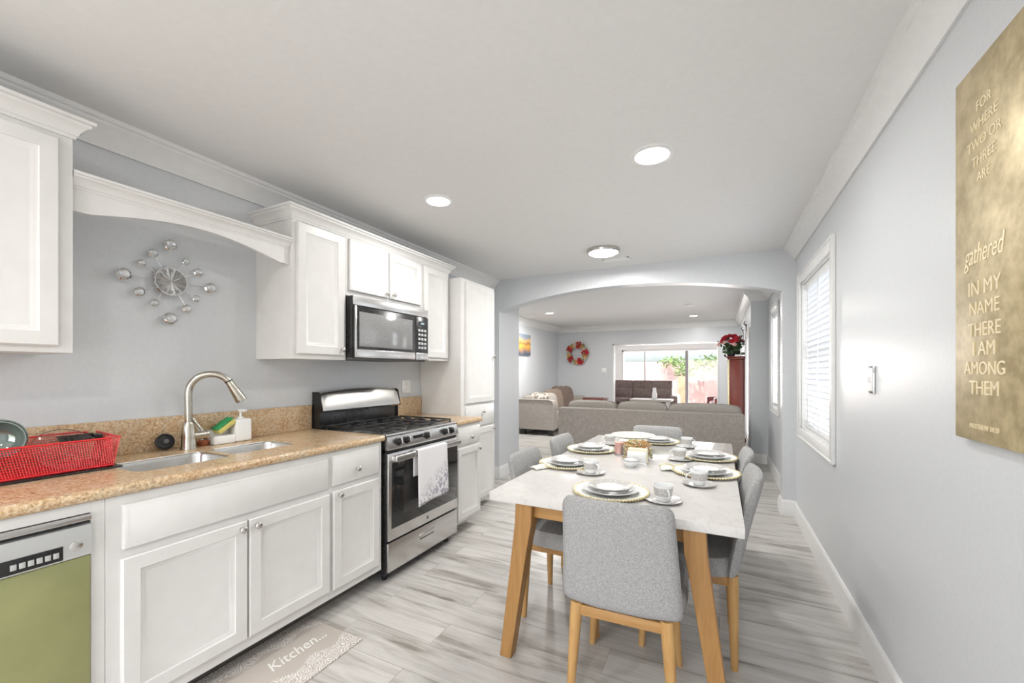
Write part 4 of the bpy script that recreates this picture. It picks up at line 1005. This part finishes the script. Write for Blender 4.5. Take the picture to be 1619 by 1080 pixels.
def pillow(label, loc, rot, m_, s_=.24, fringe=False):
    t = thing('throw_pillow', label, 'pillow', loc, group='throw pillows on the left wall sofa')
    M = Tm((0, 0, s_*.85), rot)
    MB().puff((0, 0, 0), (s_, .085, s_), .5, 28, 16, M=M).build('cover', m_, t)
    if fringe:
        mb = MB()
        for i in range(44):
            q = i*2*pi/44; mb.ball(tuple(M @ Vector((s_*1.02*math.copysign(abs(cos(q))**.5, cos(q)), 0, s_*1.02*math.copysign(abs(sin(q))**.5, sin(q))))), .014, u=6, v=5)
        mb.build('pompom_edge', PILD, t)
pillow('patterned beige pillow leaning at the back of the left wall sofa', (-3.48, 8.32, .46), (R(-14), 0, R(35)), PILP, .22)
pillow('cream pillow leaning in the left sofa corner, front one', (-3.36, 8.56, .46), (R(-16), 0, R(55)), SOFAC, .21)
pillow('brown pillow in the middle of the row on the left sofa', (-3.36, 8.90, .46), (R(-16), 0, R(60)), PILB, .25)
pillow('dark brown pillow with pompom edge on the left sofa', (-3.28, 9.25, .46), (R(-14), 0, R(50)), PILD, .28, True)
# canvas painting
def paint():
    m = mat('sunset_painting', (.5, .4, .3), .6); v = coords(m)
    sep = N(m, 'ShaderNodeSeparateXYZ'); L(m, v, sep.inputs[0])
    n = nz(m, v, 5, 5); ad = N(m, 'ShaderNodeMath'); ad.operation = 'MULTIPLY_ADD'; L(m, sep.outputs[2], ad.inputs[0]); ad.inputs[1].default_value = 1.9; n2 = N(m, 'ShaderNodeMath'); n2.operation = 'MULTIPLY_ADD'; L(m, n, n2.inputs[0]); n2.inputs[1].default_value = .35; n2.inputs[2].default_value = .33; L(m, n2.outputs[0], ad.inputs[2])
    L(m, ramp(m, ad.outputs[0], [(.12, (.09, .13, .20)), (.30, (.50, .26, .10)), (.45, (.80, .42, .06)), (.56, (.35, .17, .08)), (.64, (.80, .46, .13)), (.82, (.25, .30, .36))]), P(m).inputs['Base Color']); return m
t = thing('canvas_painting', 'orange sunset seascape canvas on the living room left wall', 'painting', (LLX+.002, 8.0, 1.90))
MB().box(0, .035, -.56, .55, -.225, .225, .003).build('canvas', paint(), t)
mb = MB().tube([(.037, -.40, -.22), (.037, -.30, -.05), (.037, -.36, .05), (.037, -.33, .20)], [.04, .02, .01, .004], 6); mb.prism([(-.55, -.22), (-.10, -.22), (-.35, -.06), (-.55, .04)], 'x', .0352, .037); mb.build('painted_rocks', mat('painted_rock', (.10, .08, .14), .7), t)
# wreath
t = thing('flower_wreath', 'round wreath of red and cream flowers on the far wall', 'wreath', (-3.27, FY-.002, 1.78))
mb = MB().tube([(.21*cos(a), -.05, .21*sin(a)) for a in [i*2*pi/32 for i in range(32)]], .035, 8, wrap=True); mb.build('ring', noisy('twig_ring', (.12, .15, .07), (.25, .26, .14), 40, .9), t)
rn = random.Random(5); mb = MB(); leaves(mb, [(.22*cos(i*pi/12), -.12, .22*sin(i*pi/12)) for i in range(24)], .034, 200, .075, rn); mb.build('leaves', noisy('grey_green_leaf', (.16, .22, .12), (.34, .36, .20), 10, .7), t)
RF = noisy('red_flower', (.45, .01, .03), (.62, .03, .05), 30, .7, bmp=0); CF = noisy('cream_flower', (.72, .58, .45), (.82, .70, .58), 30, .7, bmp=0); GF = noisy('gold_flower', (.72, .42, .12), (.8, .52, .2), 30, .7, bmp=0)
def bloom(mb, c, r, nrm=(0, -1, 0)):
    n = Vector(nrm).normalized(); q = n.to_track_quat('Z', 'Y').to_matrix().to_4x4(); B_ = Matrix.Translation(c) @ q
    for ring, (k, rr, tilt) in enumerate(((6, .55, 25), (5, .34, 50), (3, .16, 70))):
        for i in range(k):
            M = B_ @ Matrix.Rotation(2*pi*i/k+ring, 4, 'Z') @ Matrix.Translation((r*rr, 0, r*.12*ring)) @ Matrix.Rotation(R(-tilt), 4, 'Y')
            mb.ball((0, 0, 0), r*.46, (1, .85, .22), 8, 5, M)
    mb.ball((0, 0, 0), r*.2, u=6, v=5, M=B_ @ Matrix.Translation((0, 0, r*.25)))
for i in range(15):
    a = i*2*pi/15+.1; mm = RF if i % 3 == 0 else (CF if i % 3 == 1 else GF); rr = .105 if i % 3 == 0 else .075
    mb = MB(); bloom(mb, (.215*cos(a), -.10, .215*sin(a)), rr, (cos(a)*.3, -1, sin(a)*.3)); mb.build('flower', mm, t)
# cherry curio cabinet
gx0, gx1, gy0, gy1, gz = .115, .392, 8.02, 8.75, 1.575
t = thing('curio_cabinet', 'tall narrow cherry wood cabinet against the living room right wall', 'cabinet', ((gx0+gx1)/2, (gy0+gy1)/2, 0)); off = t.location
MB().box(gx0+.03, gx1, gy0+.01, gy1-.01, .06, gz-.05, .006).build('body', CHERRY, t, off)
mb = MB().box(gx0, gx1, gy0-.02, gy1+.02, gz-.05, gz-.02, .008); mb.box(gx0-.02, gx1, gy0-.035, gy1+.03, gz-.02, gz, .006); mb.build('cornice', CHERRY, t, off)
MB().box(gx0, gx1, gy0, gy1, 0, .08, .006).build('plinth', CHERRY, t, off)
MB().box(gx0+.012, gx0+.03, gy0+.06, gy1-.06, .14, gz-.12, .003).build('glass_door', DGLASS, t, off)
MB().box(gx0+.004, gx0+.03, gy0+.01, gy0+.035, .10, gz-.06, .004).build('gilt_strip', GOLDB, t, off)
# vase with flowers
vx, vy = .175, 8.2
t = thing('flower_vase', 'dark vase of red and pink flowers on top of the cherry cabinet', 'flowers', (vx, vy, gz))
MB().lathe([(.001, 0), (.05, 0), (.055, .01), (.075, .07), (.06, .13), (.04, .16), (.05, .18), (.045, .18), (.035, .16), (.001, .15)], seg=24).build('vase', IRON, t)
rn = random.Random(9); mb = MB(); leaves(mb, [(rn.uniform(-.13, .13), rn.uniform(-.1, .1), rn.uniform(.06, .30)) for _ in range(30)], .05, 170, .09, rn); mb.build('leaves', noisy('deep_leaf', (.03, .07, .025), (.09, .15, .06), 10, .6), t)
PF = noisy('pink_flower', (.72, .42, .40), (.84, .60, .56), 30, .7, bmp=0)
for i in range(26):
    a = rn.uniform(0, 2*pi); el = rn.uniform(.1, 1.45); r_ = .185
    c = Vector((cos(a)*cos(el)*r_, sin(a)*cos(el)*r_*.8, .17+sin(el)*r_))
    mb = MB(); bloom(mb, c, rn.uniform(.052, .070), c-Vector((0, 0, .1))); mb.build('flower', RF if c.z > .255 else PF, t)
# wall sconces above
for k, (y, lb) in enumerate(((8.0, 'black iron candle sconce on the living right wall, nearer one'), (9.0, 'black iron candle sconce on the living right wall, farther one'))):
    t = thing('wall_sconce', lb, 'sconce', (LRX, y, 1.95), group='black iron wall sconces')
    mb = MB().box(-.012, 0, -.02, .02, -.16, .16, .003); mb.tube([(-.01, 0, -.10), (-.05, 0, -.14), (-.085, 0, -.09), (-.07, 0, -.04)], .008, 8)
    mb.tube([(-.01, 0, .13), (-.04, .03, .17), (-.02, .05, .20)], .006, 6); mb.tube([(-.01, 0, .13), (-.04, -.03, .17), (-.02, -.05, .20)], .006, 6); mb.build('bracket', IRON, t)
    MB().lathe([(.001, 0), (.03, 0), (.035, .012), (.001, .012)], (-.075, 0, -.045), 16).build('candle_cup', IRON, t)
    MB().cyl((-.075, 0, -.033), (-.075, 0, .05), .014).build('candle', CHINA, t)
# white heater/outlet box low
plate('wall_outlet', 'white outlet plate low on the living room right wall', LRX-.001, 7.01, .35, '-x')
# side table with items at far left corner
t = thing('corner_table', 'dark side table with a small dish behind the long sofa cushions', 'table', (-2.62, 9.7, 0))
MB().box(-.25, .25, -.22, .22, .66, .70, .006).build('top', CHERRY, t)
for sx in (-1, 1):
    for sy in (-1, 1): MB().box(sx*.21-.02, sx*.21+.02, sy*.18-.02, sy*.18+.02, 0, .66, .003).build('leg', CHERRY, t)

# ---------------- sunroom ----------------
def recliner(label, x0, x1, y0, seats, m_, rz=0, H=1.08, nm='leather_sofa'):
    t = thing(nm, label, 'sofa', ((x0+x1)/2, y0, 0), rz); w = (x1-x0)/2
    MB().box(-w, w, -.42, .40, .05, .42, .03, 3).build('base', m_, t)
    for s_ in (-1, 1): MB().box(s_*w-.10 if s_ > 0 else -w-.10, s_*w+.10 if s_ > 0 else -w+.10, -.48, .42, .03, .66, .05, 4).build('arm', m_, t)
    sw = (2*w-.2)/seats
    for k in range(seats):
        a = -w+.1+k*sw
        MB().box(a+.008, a+sw-.008, -.46, .18, .40, .56, .05, 4).build('seat_cushion', m_, t)
        MB().box(a+.003, a+sw-.003, .16, .40, .52, .84, .025, 3, M=Matrix.Rotation(R(-4), 4, 'X')).build('back_cushion', m_, t)
        MB().box(a+.003, a+sw-.003, .20, .42, .83, H, .025, 3, M=Matrix.Rotation(R(-4), 4, 'X')).build('head_cushion', m_, t)
    return t
recliner('dark brown leather sofa before the sunroom glass doors', -2.98, -1.12, 12.55, 3, LEATH)
recliner('maroon leather armchair at the right side of the sunroom', -.05, .51, 12.2, 1, REDL, R(-70), .98, 'leather_armchair')
t = thing('coffee_table', 'grey wooden coffee table in front of the leather sofa', 'table', (-1.62, 11.6, 0))
MB().box(-.52, .52, -.30, .30, .54, .59, .008).build('top', wood('weathered_wood', (.36, .33, .30), (.5, .47, .43), (1, 8, 8)), t)
for sx in (-1, 1):
    for sy in (-1, 1): MB().tube([(sx*.40, sy*.22, .54), (sx*.46, sy*.26, 0)], [.035, .022], 8).build('leg', TRIM, t)
t = thing('white_vase', 'tall white vase standing on the sunroom coffee table', 'vase', (-1.55, 11.6, .59))
MB().lathe([(.001, 0), (.05, 0), (.07, .04), (.065, .14), (.045, .22), (.04, .27), (.05, .30), (.042, .30), (.001, .27)], seg=24).build('body', CHINA, t)
t = thing('pendant_light', 'small glowing pendant light hanging in the sunroom', 'lamp', (-1.55, 11.7, 2.3))
MB().cyl((0, 0, 0), (0, 0, -.17), .006).build('rod', KNOBM, t)
MB().lathe([(.001, 0), (.05, 0), (.05, -.02), (.001, -.02)], seg=20).build('canopy', KNOBM, t)
MB().ball((0, 0, -.215), .055).build('globe', LAMP, t)
mb = MB()
for k in range(5): a = k*2*pi/5; mb.tube([(0, 0, -.17), (cos(a)*.12, sin(a)*.12, -.15), (cos(a)*.18, sin(a)*.18, -.20)], .006, 6)
mb.build('arms', KNOBM, t)
